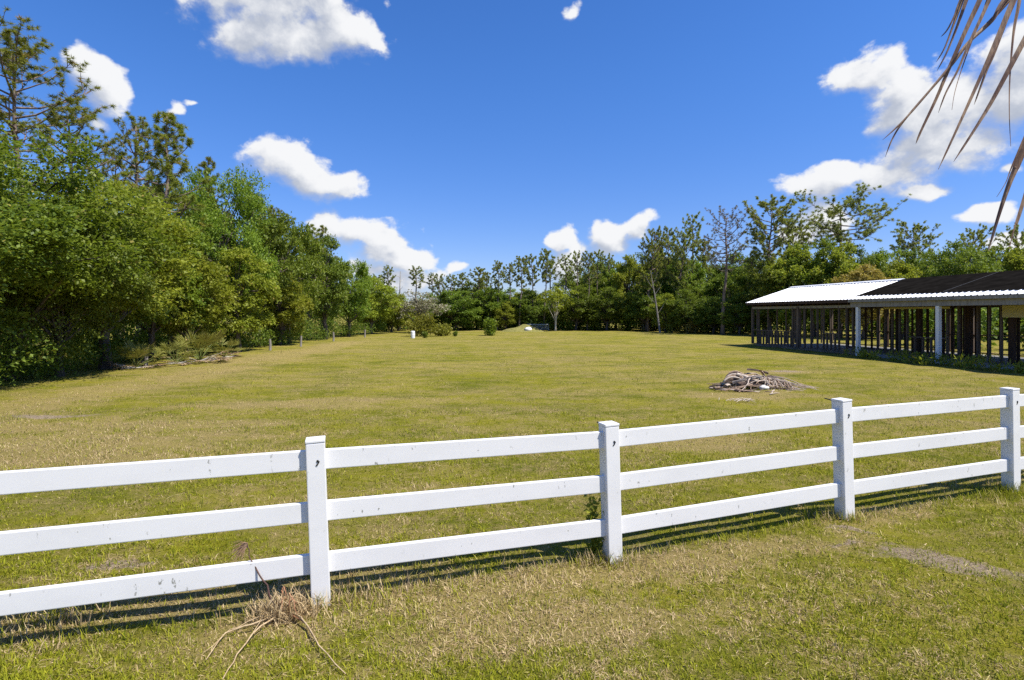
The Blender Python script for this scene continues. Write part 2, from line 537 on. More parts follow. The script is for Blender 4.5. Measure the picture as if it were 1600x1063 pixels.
def pine(seed, h, w, cbf, nb, style, nper, nl, nw, sub=6, lean=.03, tr=None, dead=6, nn=38):
    rg = np.random.default_rng(seed)
    mb = MB()
    tr = tr or .0125 * h + .03
    K = 12
    bx, by = rg.normal(0, lean, 2)
    zs = np.linspace(0, 1, K)
    wob = np.cumsum(rg.normal(0, .006 * h, (K, 2)), 0); wob[0] = 0
    tp = np.stack([bx * zs ** 1.4 * h + wob[:, 0], by * zs ** 1.4 * h + wob[:, 1], zs * h * .985], 1)
    tp[0, 2] = -.15
    trr = [tr * 1.25] + list(tr * (1 - .86 * zs[1:] ** 1.2))
    mb.tube(tp, trr, 8)
    def tpos(f):
        x = f * (K - 1); i = min(int(x), K - 2)
        return tp[i] + (tp[i + 1] - tp[i]) * (x - i)
    tips = []; tdir = []
    for i in range(nb):
        t = (i + rg.uniform(0, .8)) / nb
        f = cbf + (1 - cbf) * t * .985
        p0 = tpos(min(f, .995))
        az_ = i * 2.4 + rg.uniform(-.5, .5)
        if style == 'cone': ln = (1 - t) ** .75 * .92 + .10; up = .10 + .5 * t
        elif style == 'umbrella': ln = .42 + .62 * math.sin(math.pi * min(1, t * .66 + .22)); up = -.02 + .30 * t
        elif style == 'open': ln = .55 + .5 * math.sin(math.pi * (t * .8 + .12)) - .35 * t; up = .25 + .6 * t
        else: ln = math.sqrt(max(.08, 1 - (1.7 * t - .75) ** 2)); up = .15 + .6 * t
        ln *= w / 2 * rg.uniform(.6, 1.1)
        up += rg.normal(0, .14)
        hd = np.array([math.cos(az_), math.sin(az_), 0])
        pts = []
        for q in (0, .3, .62, 1):
            pts.append(p0 + hd * ln * q + np.array([0, 0, 1]) * ln * (up * q + (.06 if style == 'umbrella' else .22) * q * q - .10 * math.sin(q * 3.1)) + rg.normal(0, .022 * ln, 3) * (q > 0))
        pts = np.array(pts)
        b0 = tr * (.16 + .26 * ln / (w / 2)) * (1 - .3 * t)
        mb.tube(pts, [b0, b0 * .75, b0 * .5, b0 * .22], 5, cap=False)
        def bpos(q):
            x = q * 3; k = min(int(x), 2)
            return pts[k] + (pts[k + 1] - pts[k]) * (x - k)
        nsb = max(2, int(round(sub * (.5 + ln / w))))
        for k in range(nsb):
            q = 1.0 if k == 0 else rg.uniform(.38, .98)
            s0 = bpos(q); bd = nrm(pts[3] - pts[1])
            sd = nrm(bd * .8 + rg.normal(0, .6, 3) + np.array([0, 0, .28]))
            sl = ln * rg.uniform(.14, .34) + .04 * w
            s1 = s0 + sd * sl
            sm = (s0 + s1) / 2 + rg.normal(0, .04 * sl, 3)
            mb.tube([s0, sm, s1], [b0 * .32, b0 * .22, b0 * .10], 4, cap=False)
            for m_ in range(nper):
                g_ = 1.0 if m_ == 0 else rg.uniform(.35, 1.0)
                tips.append(s0 + (s1 - s0) * g_ + rg.normal(0, .03 * sl + .01, 3)); tdir.append(sd)
    for i in range(dead):
        f = rg.uniform(cbf * .45, cbf); p0 = tpos(f); a = rg.uniform(0, 6.28); ln = rg.uniform(.1, .3) * w
        p1 = p0 + np.array([math.cos(a), math.sin(a), rg.uniform(-.2, .3)]) * ln
        mb.tube([p0, (p0 + p1) / 2 + rg.normal(0, .04 * ln, 3), p1], [tr * .16, tr * .1, tr * .04], 4, cap=False)
    tips = np.array(tips); tdir = np.array(tdir)
    idx = np.repeat(np.arange(len(tips)), nn); n = len(idx)
    dd = nrm(tdir[idx] * .55 + nrm(rg.normal(0, 1, (n, 3))) + np.array([0, 0, .2]))
    L = nl * rg.uniform(.6, 1.15, n)
    sd = nrm(np.cross(dd, rg.normal(0, 1, (n, 3))))
    base = tips[idx] + dd * nl * .08
    a = base + sd * nw * .5; b = base - sd * nw * .5
    droop = np.array([0, 0, -.12]) * L[:, None]
    mid = base + dd * (L * .6)[:, None]
    V = np.stack([a, b, mid - sd * nw * .4, base + dd * L[:, None] + droop], 1)
    V[:, 2] = mid - sd * nw * .45
    V = np.stack([a, b, base + dd * L[:, None] + droop], 1).reshape(-1, 3)
    Fc = np.arange(n * 3).reshape(n, 3)
    rnd = np.clip(rg.normal(.5, .2, n) + rg.normal(0, .18, len(tips))[idx], 0, .92)
    rnd[np.isin(idx, np.where(rg.random(len(tips)) < .03)[0])] = 1.0
    return mb, V, Fc, rnd, h, w

def proto(kind, data, leafm, barkm):
    mb, V, Fc, rnd, h, w = data
    h = float(V[:, 2].max()) - .08; w = 2 * float(np.percentile(np.abs(V[:, :2]), 98.5))
    tm = mb.mesh(kind + '_trunk', M[barkm], smooth=True)
    cm = np_mesh(kind + '_crown', V, Fc, M[leafm], {'rnd': rnd})
    return dict(kind=kind, trunk=tm, crown=cm, h=h, w=w)

PR = {}
def build_protos():
    P = PR
    P['oak1'] = proto('oak_tree', broadleaf(1, 8, 7, .9, 50, 36, 32, .115), 'oak_leaf', 'bark')
    P['oak2'] = proto('oak_tree', broadleaf(2, 8.5, 7, .8, 46, 32, 30, .13), 'mid_leaf', 'bark')
    P['lime1'] = proto('sweetgum_tree', broadleaf(3, 7, 5.4, .7, 42, 32, 30, .12), 'lime_leaf', 'bark')
    P['mid1'] = proto('oak_tree', broadleaf(4, 8, 6, .6, 38, 26, 24, .18), 'mid_leaf', 'bark')
    P['mid2'] = proto('sweetgum_tree', broadleaf(5, 8, 5.5, .5, 36, 26, 24, .18), 'lime_leaf', 'bark')
    P['mid3'] = proto('oak_tree', broadleaf(6, 9, 6, .8, 38, 26, 24, .18), 'oak_leaf', 'bark')
    P['far1'] = proto('broadleaf_tree', broadleaf(7, 8, 6, .3, 42, 22, 20, .20), 'dark_leaf', 'bark')
    P['far2'] = proto('broadleaf_tree', broadleaf(8, 8, 5.2, .3, 42, 22, 20, .20), 'mid_leaf', 'bark')
    P['far3'] = proto('broadleaf_tree', broadleaf(9, 8, 5.2, .3, 42, 22, 20, .20), 'lime_leaf', 'bark')
    P['far4'] = proto('broadleaf_tree', broadleaf(10, 8, 5, .3, 42, 22, 20, .20), 'yellow_leaf', 'bark')
    P['bright'] = proto('broadleaf_tree', broadleaf(12, 8, 6, .3, 42, 22, 20, .20), 'oak_leaf', 'bark')
    P['grey'] = proto('mossy_tree', broadleaf(11, 6.5, 5.6, 2.2, 24, 16, 10, .22, trunk_r=.22, lean=.05, bw=(.12, .2)), 'grey_leaf', 'bark')
    P['pale'] = proto('slim_tree', broadleaf(13, 7.5, 4.6, 2.6, 16, 16, 12, .26, trunk_r=.10, lean=-.02, bw=(.12, .2)), 'lime_leaf', 'pale_bark')
    P['pineA'] = proto('pine_tree', pine(21, 15, 5.6, .66, 32, 'open', 4, .20, .022, sub=9, tr=.17, lean=0), 'pine_needle', 'pine_bark')
    P['pineB'] = proto('pine_tree', pine(22, 13, 3.9, .38, 50, 'cone', 3, .22, .026, sub=7, lean=.01), 'pine_needle', 'pine_bark')
    P['pineC'] = proto('pine_tree', pine(23, 13, 3.6, .55, 32, 'round', 3, .21, .024, sub=7, lean=.01), 'pine_needle', 'pine_bark')
    P['pineF1'] = proto('pine_tree', pine(24, 10.5, 2.7, .60, 26, 'round', 5, .20, .050, sub=7, nn=22), 'far_needle', 'pine_bark')
    P['pineF2'] = proto('pine_tree', pine(25, 10.5, 2.4, .68, 19, 'open', 4, .19, .048, sub=6, nn=22), 'far_needle', 'pine_bark')
    P['pineF3'] = proto('pine_tree', pine(26, 11, 3.4, .40, 40, 'round', 5, .20, .048, sub=8, nn=22), 'far_needle', 'pine_bark')
    P['umbrella'] = proto('pine_tree', pine(37, 14.3, 8.6, .68, 24, 'umbrella', 6, .23, .045, sub=13, lean=.005, tr=.2, nn=26), 'far_needle', 'pine_bark')
    P['dense'] = proto('pine_tree', pine(28, 13.5, 5.6, .45, 44, 'round', 6, .22, .048, sub=9, lean=.01, nn=24), 'far_needle', 'pine_bark')
    P['sparse'] = proto('pine_tree', pine(29, 12.6, 4.8, .52, 32, 'round', 3, .17, .034, sub=8, lean=.005, nn=18), 'grey_needle', 'pine_bark')
build_protos()

TREES = []
rt = random.Random(11)
def tree(row, look, pname, px, top, Z, wpx, rot=None, zbase=-.05):
    p = PR[pname]
    if row == 'left' and look != 'pine' and Z > 22: wpx *= .88
    x = xat(px, Z); hh = zat(top, Z)
    sx = wpx * Z / F / p['w']; sz = hh / p['h']
    root = empty(p['kind'], (x, Z, zbase), rt.uniform(0, 6.28) if rot is None else rot)
    root.scale = (sx, sx, sz)
    t = link('trunk', p['trunk'], root); c = link('crown', p['crown'], root)
    TREES.append((root, row, look, p['kind'], px, Z))
    return root

# ------------------------------------------------------------------ setting: ground
def make_ground():
    xs = np.concatenate([[-900, -400, -200, -110], np.linspace(-70, -17, 20), np.linspace(-16, 16, 161), np.linspace(17, 70, 20), [110, 200, 400, 900]])
    ys = np.concatenate([[-300, -100, -40, -15], np.linspace(-6, 22, 141), np.linspace(23, 90, 30), [120, 200, 400, 1200]])
    X, Y = np.meshgrid(xs, ys)
    Zg = gz(X, Y)
    V = np.stack([X, Y, Zg], -1).reshape(-1, 3)
    nx, ny = len(xs), len(ys)
    i = (np.arange(ny - 1)[:, None] * nx + np.arange(nx - 1)[None, :]).ravel()
    Fc = np.stack([i, i + 1, i + 1 + nx, i + nx], 1)
    o = link('ground', np_mesh('ground', V, Fc, M['ground'], smooth=True))
    o['kind'] = 'structure'
make_ground()

FENCE = [(-3.72, 3.12), (-1.354, 3.864), (.845, 4.574), (3.32, 5.428), (5.77, 6.29), (8.22, 7.15)]

def in_dirt(x, y, grow=1.0):
    m = np.zeros(len(x), bool)
    for cx, cy, rx, ry, rot in DIRT:
        dx, dy = x - cx, y - cy
        a = dx * math.cos(rot) + dy * math.sin(rot); b = -dx * math.sin(rot) + dy * math.cos(rot)
        m |= (a / rx) ** 2 + (b / ry) ** 2 < grow
    return m

def blades(rg, x, y, hgt, wid, lean, dry):
    n = len(x)
    th = rg.uniform(0, 2 * np.pi, n)
    hd = np.stack([np.cos(th), np.sin(th), np.zeros(n)], 1)
    sd = np.stack([-np.sin(th + rg.normal(0, .8, n)), np.cos(th), np.zeros(n)], 1); sd = nrm(sd)
    B = np.stack([x, y, gz(x, y) - .004], 1)
    up = np.array([0, 0, 1.0])
    c, s = np.cos(lean)[:, None], np.sin(lean)[:, None]
    m = B + (up * c + hd * s) * (hgt * .55)[:, None]
    l2 = np.clip(lean + rg.uniform(.1, .7, n), 0, 1.62)
    t = m + (up * np.cos(l2)[:, None] + hd * np.sin(l2)[:, None]) * (hgt * .5)[:, None]
    w = wid[:, None] * .5
    V = np.stack([B - sd * w, B + sd * w, m + sd * w * .85, m - sd * w * .85, t], 1).reshape(-1, 3)
    i = np.arange(n)[:, None] * 5
    Fc = np.concatenate([np.concatenate([i, i + 1, i + 2], 1), np.concatenate([i, i + 2, i + 3], 1), np.concatenate([i + 3, i + 2, i + 4], 1)], 1).reshape(-1, 3)
    rnd = np.clip(rg.normal(.5, .24, n), 0, 1)
    return V, Fc, np.repeat(rnd, 3), np.repeat(dry, 3)

def make_grass():
    rg = np.random.default_rng(77)
    parts = []
    # tufts, thinning out with distance
    def layer(ntuft, per, ylo, yhi, spread, hmul, flatfrac):
        py = rg.uniform(ylo, yhi, ntuft)
        Z = H * F / (py - Y0)
        px = rg.uniform(-330, 1930, ntuft)
        X = (px - CX) / F * Z
        x = np.repeat(X, per) + rg.normal(0, 1, ntuft * per) * spread * np.repeat(1 + Z / 9, per)
        y = np.repeat(Z, per) + rg.normal(0, 1, ntuft * per) * spread * np.repeat(1 + Z / 9, per)
        k = ~in_dirt(x, y, rg.uniform(-.5, 1.3, len(x)))
        x, y = x[k], y[k]
        n = len(x)
        vig = np.clip(1 + .35 * np.sin(x * 1.3 + 2 * y) * np.sin(1.7 * y - x) + rg.normal(0, .25, n), .35, 2)
        flat = rg.random(n) < flatfrac
        hgt = np.where(flat, rg.uniform(.025, .062, n), rg.uniform(.018, .048, n)) * vig * hmul * (1 + y / 40)
        wid = rg.uniform(.0024, .0052, n) * (1 + y / 10)
        lean = np.where(flat, rg.uniform(1.1, 1.55, n), np.abs(rg.normal(.45, .35, n)))
        dry = np.where(flat, rg.uniform(.15, .7, n), rg.uniform(-.35, .35, n))
        parts.append(blades(rg, x, y, hgt, wid, lean, dry))
    layer(24000, 9, 640, 1120, .022, 1.0, .38)
    layer(13000, 8, 545, 760, .03, 1.0, .32)
    # taller unmown fringe under the rails and round the posts
    xs = []; ys = []; hs = []
    for a, b in zip(FENCE[:-1], FENCE[1:]):
        n = 520
        t = rg.random(n)
        xs.append(a[0] + (b[0] - a[0]) * t + rg.normal(0, .05, n)); ys.append(a[1] + (b[1] - a[1]) * t + rg.normal(0, .06, n)); hs.append(rg.uniform(.04, .10, n))
    for p in FENCE:
        n = 190
        xs.append(p[0] + rg.normal(0, .12, n)); ys.append(p[1] + rg.normal(0, .10, n)); hs.append(rg.uniform(.05, .17, n))
    for cx, cy, n, s in ((-3.05, 3.62, 300, .16), (3.15, 5.45, 260, .16), (.72, 4.55, 260, .12), (5.5, 6.1, 260, .3), (-1.0, 3.9, 160, .2)):
        xs.append(cx + rg.normal(0, s, n)); ys.append(cy + rg.normal(0, s * .6, n)); hs.append(rg.uniform(.06, .16, n))
    x = np.concatenate(xs); y = np.concatenate(ys); hh = np.concatenate(hs); n = len(x)
    parts.append(blades(rg, x, y, hh, rg.uniform(.004, .008, n), np.abs(rg.normal(.35, .3, n)), rg.uniform(-.5, .6, n)))
    off = 0; Vs = []; Fs = []; Rs = []; Ds = []
    for V, Fc, r, d in parts:
        Vs.append(V); Fs.append(Fc + off); off += len(V); Rs.append(r); Ds.append(d)
    me = np_mesh('grass', np.concatenate(Vs), np.concatenate(Fs), M['blade'], {'rnd': np.concatenate(Rs), 'dry': np.concatenate(Ds)})
    o = link('grass', me)
    tag(o, 'short sunlit mown grass and dry thatch covering the field', 'grass', kind='stuff')
make_grass()

# ------------------------------------------------------------------ trees
LEFT, BACK, RIGHT = 'left', 'back', 'right'
# left treeline, nearest first
tree(LEFT, 'oak', 'oak1', -165, 195, 13.2, 470, 1.0)
tree(LEFT, 'oak', 'oak2', 15, 188, 16.8, 370, .3)
tree(LEFT, 'lime', 'lime1', 165, 268, 20.5, 235, 2.2)
tree(LEFT, 'oak', 'oak1', 92, 300, 18.0, 230, 4.0)
tree(LEFT, 'oak', 'mid1', 238, 330, 24.0, 170, 1.2)
tree(LEFT, 'lime', 'mid2', 292, 375, 25.5, 130, .4)
tree(LEFT, 'oak', 'oak2', 335, 252, 30.0, 185, 2.6)
tree(LEFT, 'lime', 'mid2', 372, 385, 29.0, 130, 3.3)
tree(LEFT, 'oak', 'mid3', 402, 292, 33.5, 130, .9)
tree(LEFT, 'oak', 'mid1', 452, 340, 37.5, 105, 5.0)
tree(LEFT, 'lime', 'mid2', 438, 420, 35.0, 95, 5.9)
tree(LEFT, 'oak', 'mid3', 508, 362, 43.0, 95, 3.0)
tree(LEFT, 'oak', 'mid1', 545, 405, 48.0, 80, 1.7)
tree(LEFT, 'lime', 'mid2', 580, 428, 54.0, 85, .2)
tree(LEFT, 'lime', 'mid2', 612, 457, 60.0, 55, 4.4)
tree(LEFT, 'oak', 'mid3', 190, 322, 32.0, 170, 4.4)
tree(LEFT, 'oak', 'mid1', 290, 285, 35.0, 150, 4.9)
tree(LEFT, 'oak', 'mid1', 482, 385, 52.0, 110, .6)
# pines standing above the left treeline
tree(LEFT, 'pine', 'pineA', 38, 38, 24.0, 215, 2.5)
tree(LEFT, 'pine', 'pineC', 108, 163, 31.0, 120, .7)
tree(LEFT, 'pine', 'pineC', 207, 178, 30.0, 100, 2.0)
tree(LEFT, 'pine', 'pineB', 271, 168, 27.0, 125, 4.1)
tree(LEFT, 'pine', 'pineC', 182, 228, 34.0, 70, 4.0)
tree(LEFT, 'pine', 'pineB', 318, 245, 34.0, 75, 1.0)
tree(LEFT, 'pine', 'pineB', 412, 318, 40.0, 60, 2.0)
tree(LEFT, 'pine', 'pineC', 437, 325, 43.0, 55, 5.0)
tree(LEFT, 'pine', 'pineB', 482, 347, 46.0, 60, 3.0)
tree(LEFT, 'pine', 'pineB', 503, 352, 49.0, 50, .3)

# far treeline
for pn, px, top, Z, w in [
    ('far2', 592, 447, 69, 60), ('far3', 622, 462, 64, 46), ('far2', 690, 457, 70, 62), ('far1', 712, 452, 66, 78), ('far1', 745, 438, 70, 66), ('far2', 765, 447, 67, 52),
    ('far3', 790, 470, 66, 40), ('far2', 812, 462, 69, 60), ('far1', 835, 452, 67, 64), ('far1', 868, 452, 71, 56), ('far1', 900, 446, 66, 66), ('far2', 925, 432, 70, 58),
    ('far1', 948, 447, 65, 62), ('far3', 985, 398, 68, 66), ('far2', 962, 412, 72, 50), ('far1', 1010, 440, 63, 66), ('far2', 1042, 412, 66, 58), ('far3', 1040, 458, 59, 46), ('far2', 1072, 402, 64, 62),
    ('far1', 1075, 450, 57, 62), ('far2', 1105, 432, 60, 60), ('far1', 1115, 462, 55, 56), ('bright', 1145, 412, 58, 66), ('far1', 1155, 455, 52, 62), ('far2', 1178, 412, 55, 60),
    ('far3', 655, 470, 72, 60), ('far1', 672, 480, 68, 46), ('far2', 730, 446, 76, 70), ('far2', 782, 448, 77, 66), ('far3', 822, 450, 75, 56), ('bright', 905, 414, 76, 70), ('far2', 948, 404, 77, 66), ('bright', 1003, 392, 75, 62), ('far3', 1030, 378, 74, 58), ('bright', 1062, 384, 73, 62), ('bright', 1110, 396, 69, 70), ('far2', 1152, 392, 66, 70), ('bright', 1186, 392, 63, 70)]:
    tree(BACK, {'far1': 'dark', 'far2': 'green', 'far3': 'lime', 'bright': 'green'}[pn], pn, px, top, Z, w)
for pn, px, top, Z, w in [
    ('pineF2', 570, 437, 66, 30), ('pineF2', 592, 428, 72, 30), ('pineF2', 607, 413, 68, 24), ('pineF2', 649, 414, 68, 30), ('pineF2', 676, 425, 70, 22), ('pineF3', 688, 427, 67, 24), ('pineF2', 705, 428, 73, 26), ('pineF1', 724, 425, 70, 28),
    ('pineF1', 747, 416, 68, 34), ('pineF2', 763, 424, 73, 26), ('pineF1', 777, 406, 66, 26), ('pineF2', 795, 410, 71, 24), ('pineF1', 812, 399, 66, 30), ('pineF1', 831, 396, 68, 30),
    ('pineF1', 851, 387, 66, 30), ('pineF2', 864, 401, 69, 28), ('pineF2', 880, 395, 67, 28), ('pineF2', 905, 390, 68, 22), ('pineF1', 918, 391, 66, 26), ('pineF1', 935, 389, 69, 24), ('pineF2', 950, 396, 72, 26),
    ('pineF3', 1013, 354, 62, 48), ('pineF3', 1042, 355, 65, 46), ('pineF3', 1060, 357, 62, 46), ('pineF2', 1077, 331, 70, 34), ('pineF1', 1097, 372, 66, 36)]:
    tree(BACK, 'pine', pn, px, top, Z, w)
tree(BACK, 'sparse', 'sparse', 1129, 316, 52, 76, 1.0)
tree(BACK, 'mossy', 'grey', 652, 452, 57.0, 78, 1.0)
tree(BACK, 'pale', 'pale', 868, 447, 63.0, 58, 2.4)

# trees behind the open barn
for pn, px, top, Z, w in [
    ('bright', 1205, 402, 50, 76), ('far3', 1238, 378, 49, 82), ('far2', 1272, 372, 48, 84), ('far3', 1312, 378, 46, 84), ('far4', 1352, 408, 43, 84), ('bright', 1352, 382, 50, 78), ('far2', 1392, 384, 50, 80),
    ('far3', 1412, 405, 44, 80), ('bright', 1436, 386, 48, 76), ('far1', 1470, 388, 50, 76), ('bright', 1505, 370, 42, 92), ('far2', 1545, 378, 47, 80), ('far3', 1580, 386, 43, 84),
    ('bright', 1620, 372, 44, 90), ('far2', 1665, 380, 42, 90)]:
    tree(RIGHT, {'far1': 'dark', 'far2': 'green', 'far3': 'lime', 'bright': 'glossy', 'far4': 'yellow'}[pn], pn, px, top, Z, w)
tree(RIGHT, 'pine', 'dense', 1195, 302, 52, 96, 0.5)
tree(RIGHT, 'pine', 'pineF3', 1232, 345, 55, 50, 1.5)
tree(RIGHT, 'umbrella', 'umbrella', 1311, 287, 53, 142, 2.0)
tree(RIGHT, 'pine', 'dense', 1435, 342, 60, 70, 2.9)
tree(RIGHT, 'pine', 'dense', 1521, 352, 58, 60, 5.2)
tree(RIGHT, 'pine', 'pineF3', 1597, 348, 56, 46, 3.7)

ORD = ['', 'first', 'second', 'third', 'fourth', 'fifth', 'sixth', 'seventh', 'eighth', 'ninth', 'tenth', 'eleventh', 'twelfth', 'thirteenth', 'fourteenth', 'fifteenth',
       'sixteenth', 'seventeenth', 'eighteenth', 'nineteenth', 'twentieth', 'twenty-first', 'twenty-second', 'twenty-third', 'twenty-fourth', 'twenty-fifth', 'twenty-sixth', 'twenty-seventh', 'twenty-eighth']
TXT = {
    ('left', 'oak'): ('dense green oak in the left treeline, {o} oak outward from the camera', 'trees of the left treeline'),
    ('left', 'lime'): ('yellow-green leafy tree in the left treeline, {o} yellow-green one outward from the camera', 'trees of the left treeline'),
    ('left', 'pine'): ('tall pine rising out of the left treeline, {o} pine counted from the left', 'pines above the left treeline'),
    ('back', 'dark'): ('dark green leafy tree in the far treeline, {o} dark one counted from the left', 'leafy trees of the far treeline'),
    ('back', 'green'): ('mid green leafy tree in the far treeline, {o} mid green one from the left', 'leafy trees of the far treeline'),
    ('back', 'lime'): ('yellow-green leafy tree in the far treeline, {o} yellow-green one from the left', 'leafy trees of the far treeline'),
    ('back', 'pine'): ('slender bare-trunked pine above the far treeline, {o} slender pine from the left', 'slender pines of the far treeline'),
    ('right', 'dark'): ('dark green tree behind the black felt roof of the open barn', 'trees behind the open barn'),
    ('right', 'green'): ('mid green leafy tree behind the open barn, {o} mid green one from the left', 'trees behind the open barn'),
    ('right', 'lime'): ('yellow-green leafy tree behind the open barn, {o} yellow-green one from the left', 'trees behind the open barn'),
    ('right', 'glossy'): ('full bright green tree behind the open barn, {o} bright one from the left', 'trees behind the open barn'),
    ('right', 'yellow'): ('yellowish tan leafed tree just behind the white end of the barn roof', 'trees behind the open barn'),
    ('right', 'pine'): ('bushy crowned pine standing behind the open barn, {o} bushy pine from the left', 'pines behind the open barn'),
    ('right', 'umbrella'): ('broad umbrella-shaped pine with open limbs behind the white barn roof', None),
    ('back', 'sparse'): ('thin greyish pine with a straight dark trunk left of the barn', None),
    ('back', 'mossy'): ('grey mossy tree with bare twigs behind the white barrel', None),
    ('back', 'pale'): ('slim tree with pale bare trunk standing at the far field edge', None),
}
by = {}
for t in TREES: by.setdefault((t[1], t[2]), []).append(t)
for key, lst in by.items():
    lst.sort(key=(lambda t: t[5]) if key in (('left', 'oak'), ('left', 'lime')) else (lambda t: t[4] + .0))
    for i, t in enumerate(lst):
        s, g = TXT[key]
        tag(t[0], s.format(o=ORD[i + 1]), 'tree', g)

# dead snag at the far edge
def snag():
    Z = 70; x = xat(625, Z); h = zat(424, Z)
    mb = MB(); rg = np.random.default_rng(4)
    mb.tube([(0, 0, -.1), (.05, 0, h * .3), (-.03, .05, h * .65), (.04, 0, h)], [.14, .11, .08, .03], 7)
    o = empty('dead_tree'); mb.obj('trunk', M['pale_bark'], o)
    for k in range(6):
        z = rg.uniform(.4, .93) * h; a = rg.uniform(0, 6.28); l = rg.uniform(.3, .8)
        b = MB(); b.tube([(0, 0, z), (math.cos(a) * l * .6, math.sin(a) * l * .6, z + .15), (math.cos(a) * l, math.sin(a) * l, z + .4)], [.035, .025, .01], 4)
        b.obj('branch', M['pale_bark'], o)
    o.location = (x, Z, 0)
    tag(o, 'bare dead tree trunk poking above the far treeline against cloud', 'dead tree')
    # pale leaning dead trunks inside the treeline
    Z = 57.5; x = xat(1024, Z)
    root = empty('dead_tree', (x, Z, 0))
    m2 = MB(); m2.tube([(.5, 0, -.1), (.25, .1, 2), (-.1, 0, 4.2), (-.5, .1, 6.6)], [.11, .09, .06, .02], 7); m2.obj('trunk', M['grey_bark'], root)
    for z0, dx, dz in ((2.0, .9, 1.6), (3.1, -1.1, 1.2), (4.0, .8, 1.4), (4.6, -.9, 1.5), (5.2, .5, 1.2)):
        b = MB(); x0 = .25 - (z0 - 2) * .16
        b.tube([(x0, .05, z0), (x0 + dx * .6, .0, z0 + dz * .5), (x0 + dx, -.1, z0 + dz)], [.035, .024, .01], 5); b.obj('branch', M['grey_bark'], root)
    tag(root, 'pale leaning dead tree with bare branches in the far treeline shade', 'dead tree')
snag()

# undergrowth: low tangle nobody could count
def leaf_blobs(name, blobs_, leaf, mat, seed, label, dens=1.0, cat='undergrowth'):
    rg = np.random.default_rng(seed)
    Ps = []; Ls = []
    for x, y, z, rx, ry, rz, n in blobs_:
        n = int(n * dens)
        u = nrm(rg.normal(0, 1, (n, 3))) * (rg.random((n, 1)) ** .4)
        k = rg.integers(0, 9, n)
        cc = nrm(np.random.default_rng(int(abs(x * 97 + y * 13)) + 1).normal(0, 1, (9, 3))) * .55
        u = cc[k] + u * .52
        P = np.array([x, y, z]) + u * np.array([rx, ry, rz])
        P[:, 2] = np.abs(P[:, 2])
        Ps.append(P)
    P = np.concatenate(Ps); n = len(P)
    Dv = nrm(rg.normal(0, 1, (n, 3)) + np.array([0, 0, .2])); Nv = nrm(rg.normal(0, .6, (n, 3)) + np.array([0, -.1, .8]))
    L = leaf * rg.uniform(.6, 1.3, n)
    V, Fc = leaf_arrays(P, Dv, Nv, L, L * .55)
    o = link(name, np_mesh(name, V, Fc, mat, {'rnd': np.clip(rg.normal(.45, .25, n), 0, 1)}))
    tag(o, label, cat, kind='stuff')
    return o
rg_ = np.random.default_rng(8)
bl = []
for px, py in [(-60, 640), (20, 612), (70, 600), (120, 590), (160, 580), (205, 570), (250, 566), (275, 560), (345, 556), (375, 552), (400, 549), (430, 545), (460, 541), (490, 537), (515, 533), (540, 529), (560, 527), (585, 525), (605, 522)]:
    x, y = gp(px, py)
    s = rg_.uniform(.7, 1.25)
    bl.append((x - 1.6, y + .8, .7 * s, 1.5 * s, 1.5 * s, .85 * s, 900))
    bl.append((x - 4.2, y + 1.5, 1.2, 2.2, 1.8, 1.5, 600))
leaf_blobs('undergrowth', bl, .12, M['dark_leaf'], 3, 'dark low undergrowth along the foot of the left treeline', 1.6)
bl = []
for px in np.arange(575, 1175, 13):
    Z = np.interp(px, [575, 640, 1000, 1170], [62, 67, 66, 55]) + rg_.uniform(-.8, 2.0)
    s = rg_.uniform(.6, 1.5)
    bl.append((xat(px, Z), Z, .9 * s, 1.3 * s, 1.3, 1.15 * s, 330))
    bl.append((xat(px, Z + 5), Z + 5, 1.6, 1.8, 1.6, 2.0, 260))
for px in np.arange(1170, 1720, 22):
    Z = np.interp(px, [1170, 1700], [52, 40]) + rg_.uniform(-1, 1)
    s = rg_.uniform(.7, 1.3)
    bl.append((xat(px, Z), Z, 1.2 * s, 1.6 * s, 1.4, 1.4 * s, 330))
for t in np.arange(1.5, 24, 1.0):
    s = rg_.uniform(.8, 1.3); off = 6.28 + rg_.uniform(4.0, 7.5)
    bl.append((15.1 + .161 * t + .987 * off, 34.9 - .987 * t + .16 * off, 1.2 * s, 1.5 * s, 1.3 * s, 1.5 * s, 520))
leaf_blobs('undergrowth', bl, .30, M['dark_leaf'], 4, 'dark undergrowth along the foot of the far treeline and behind the barn')
bl = []
for px in np.arange(560, 1760, 16):
    Z = np.interp(px, [560, 1000, 1200, 1760], [84, 84, 68, 60]) + rg_.uniform(-2, 3)
    bl.append((xat(px, Z), Z, 2.4, 2.4, 2, 2.6 + rg_.uniform(-.4, .8), 320))
for y in np.arange(14, 80, 3.0):
    bl.append((-24 - rg_.uniform(0, 3), y, 2.6, 2.2, 2.4, 3.0, 420))
leaf_blobs('woodland', bl, .5, M['dark_leaf'], 5, 'deep shaded woodland closing the view behind the treelines', cat='woodland')

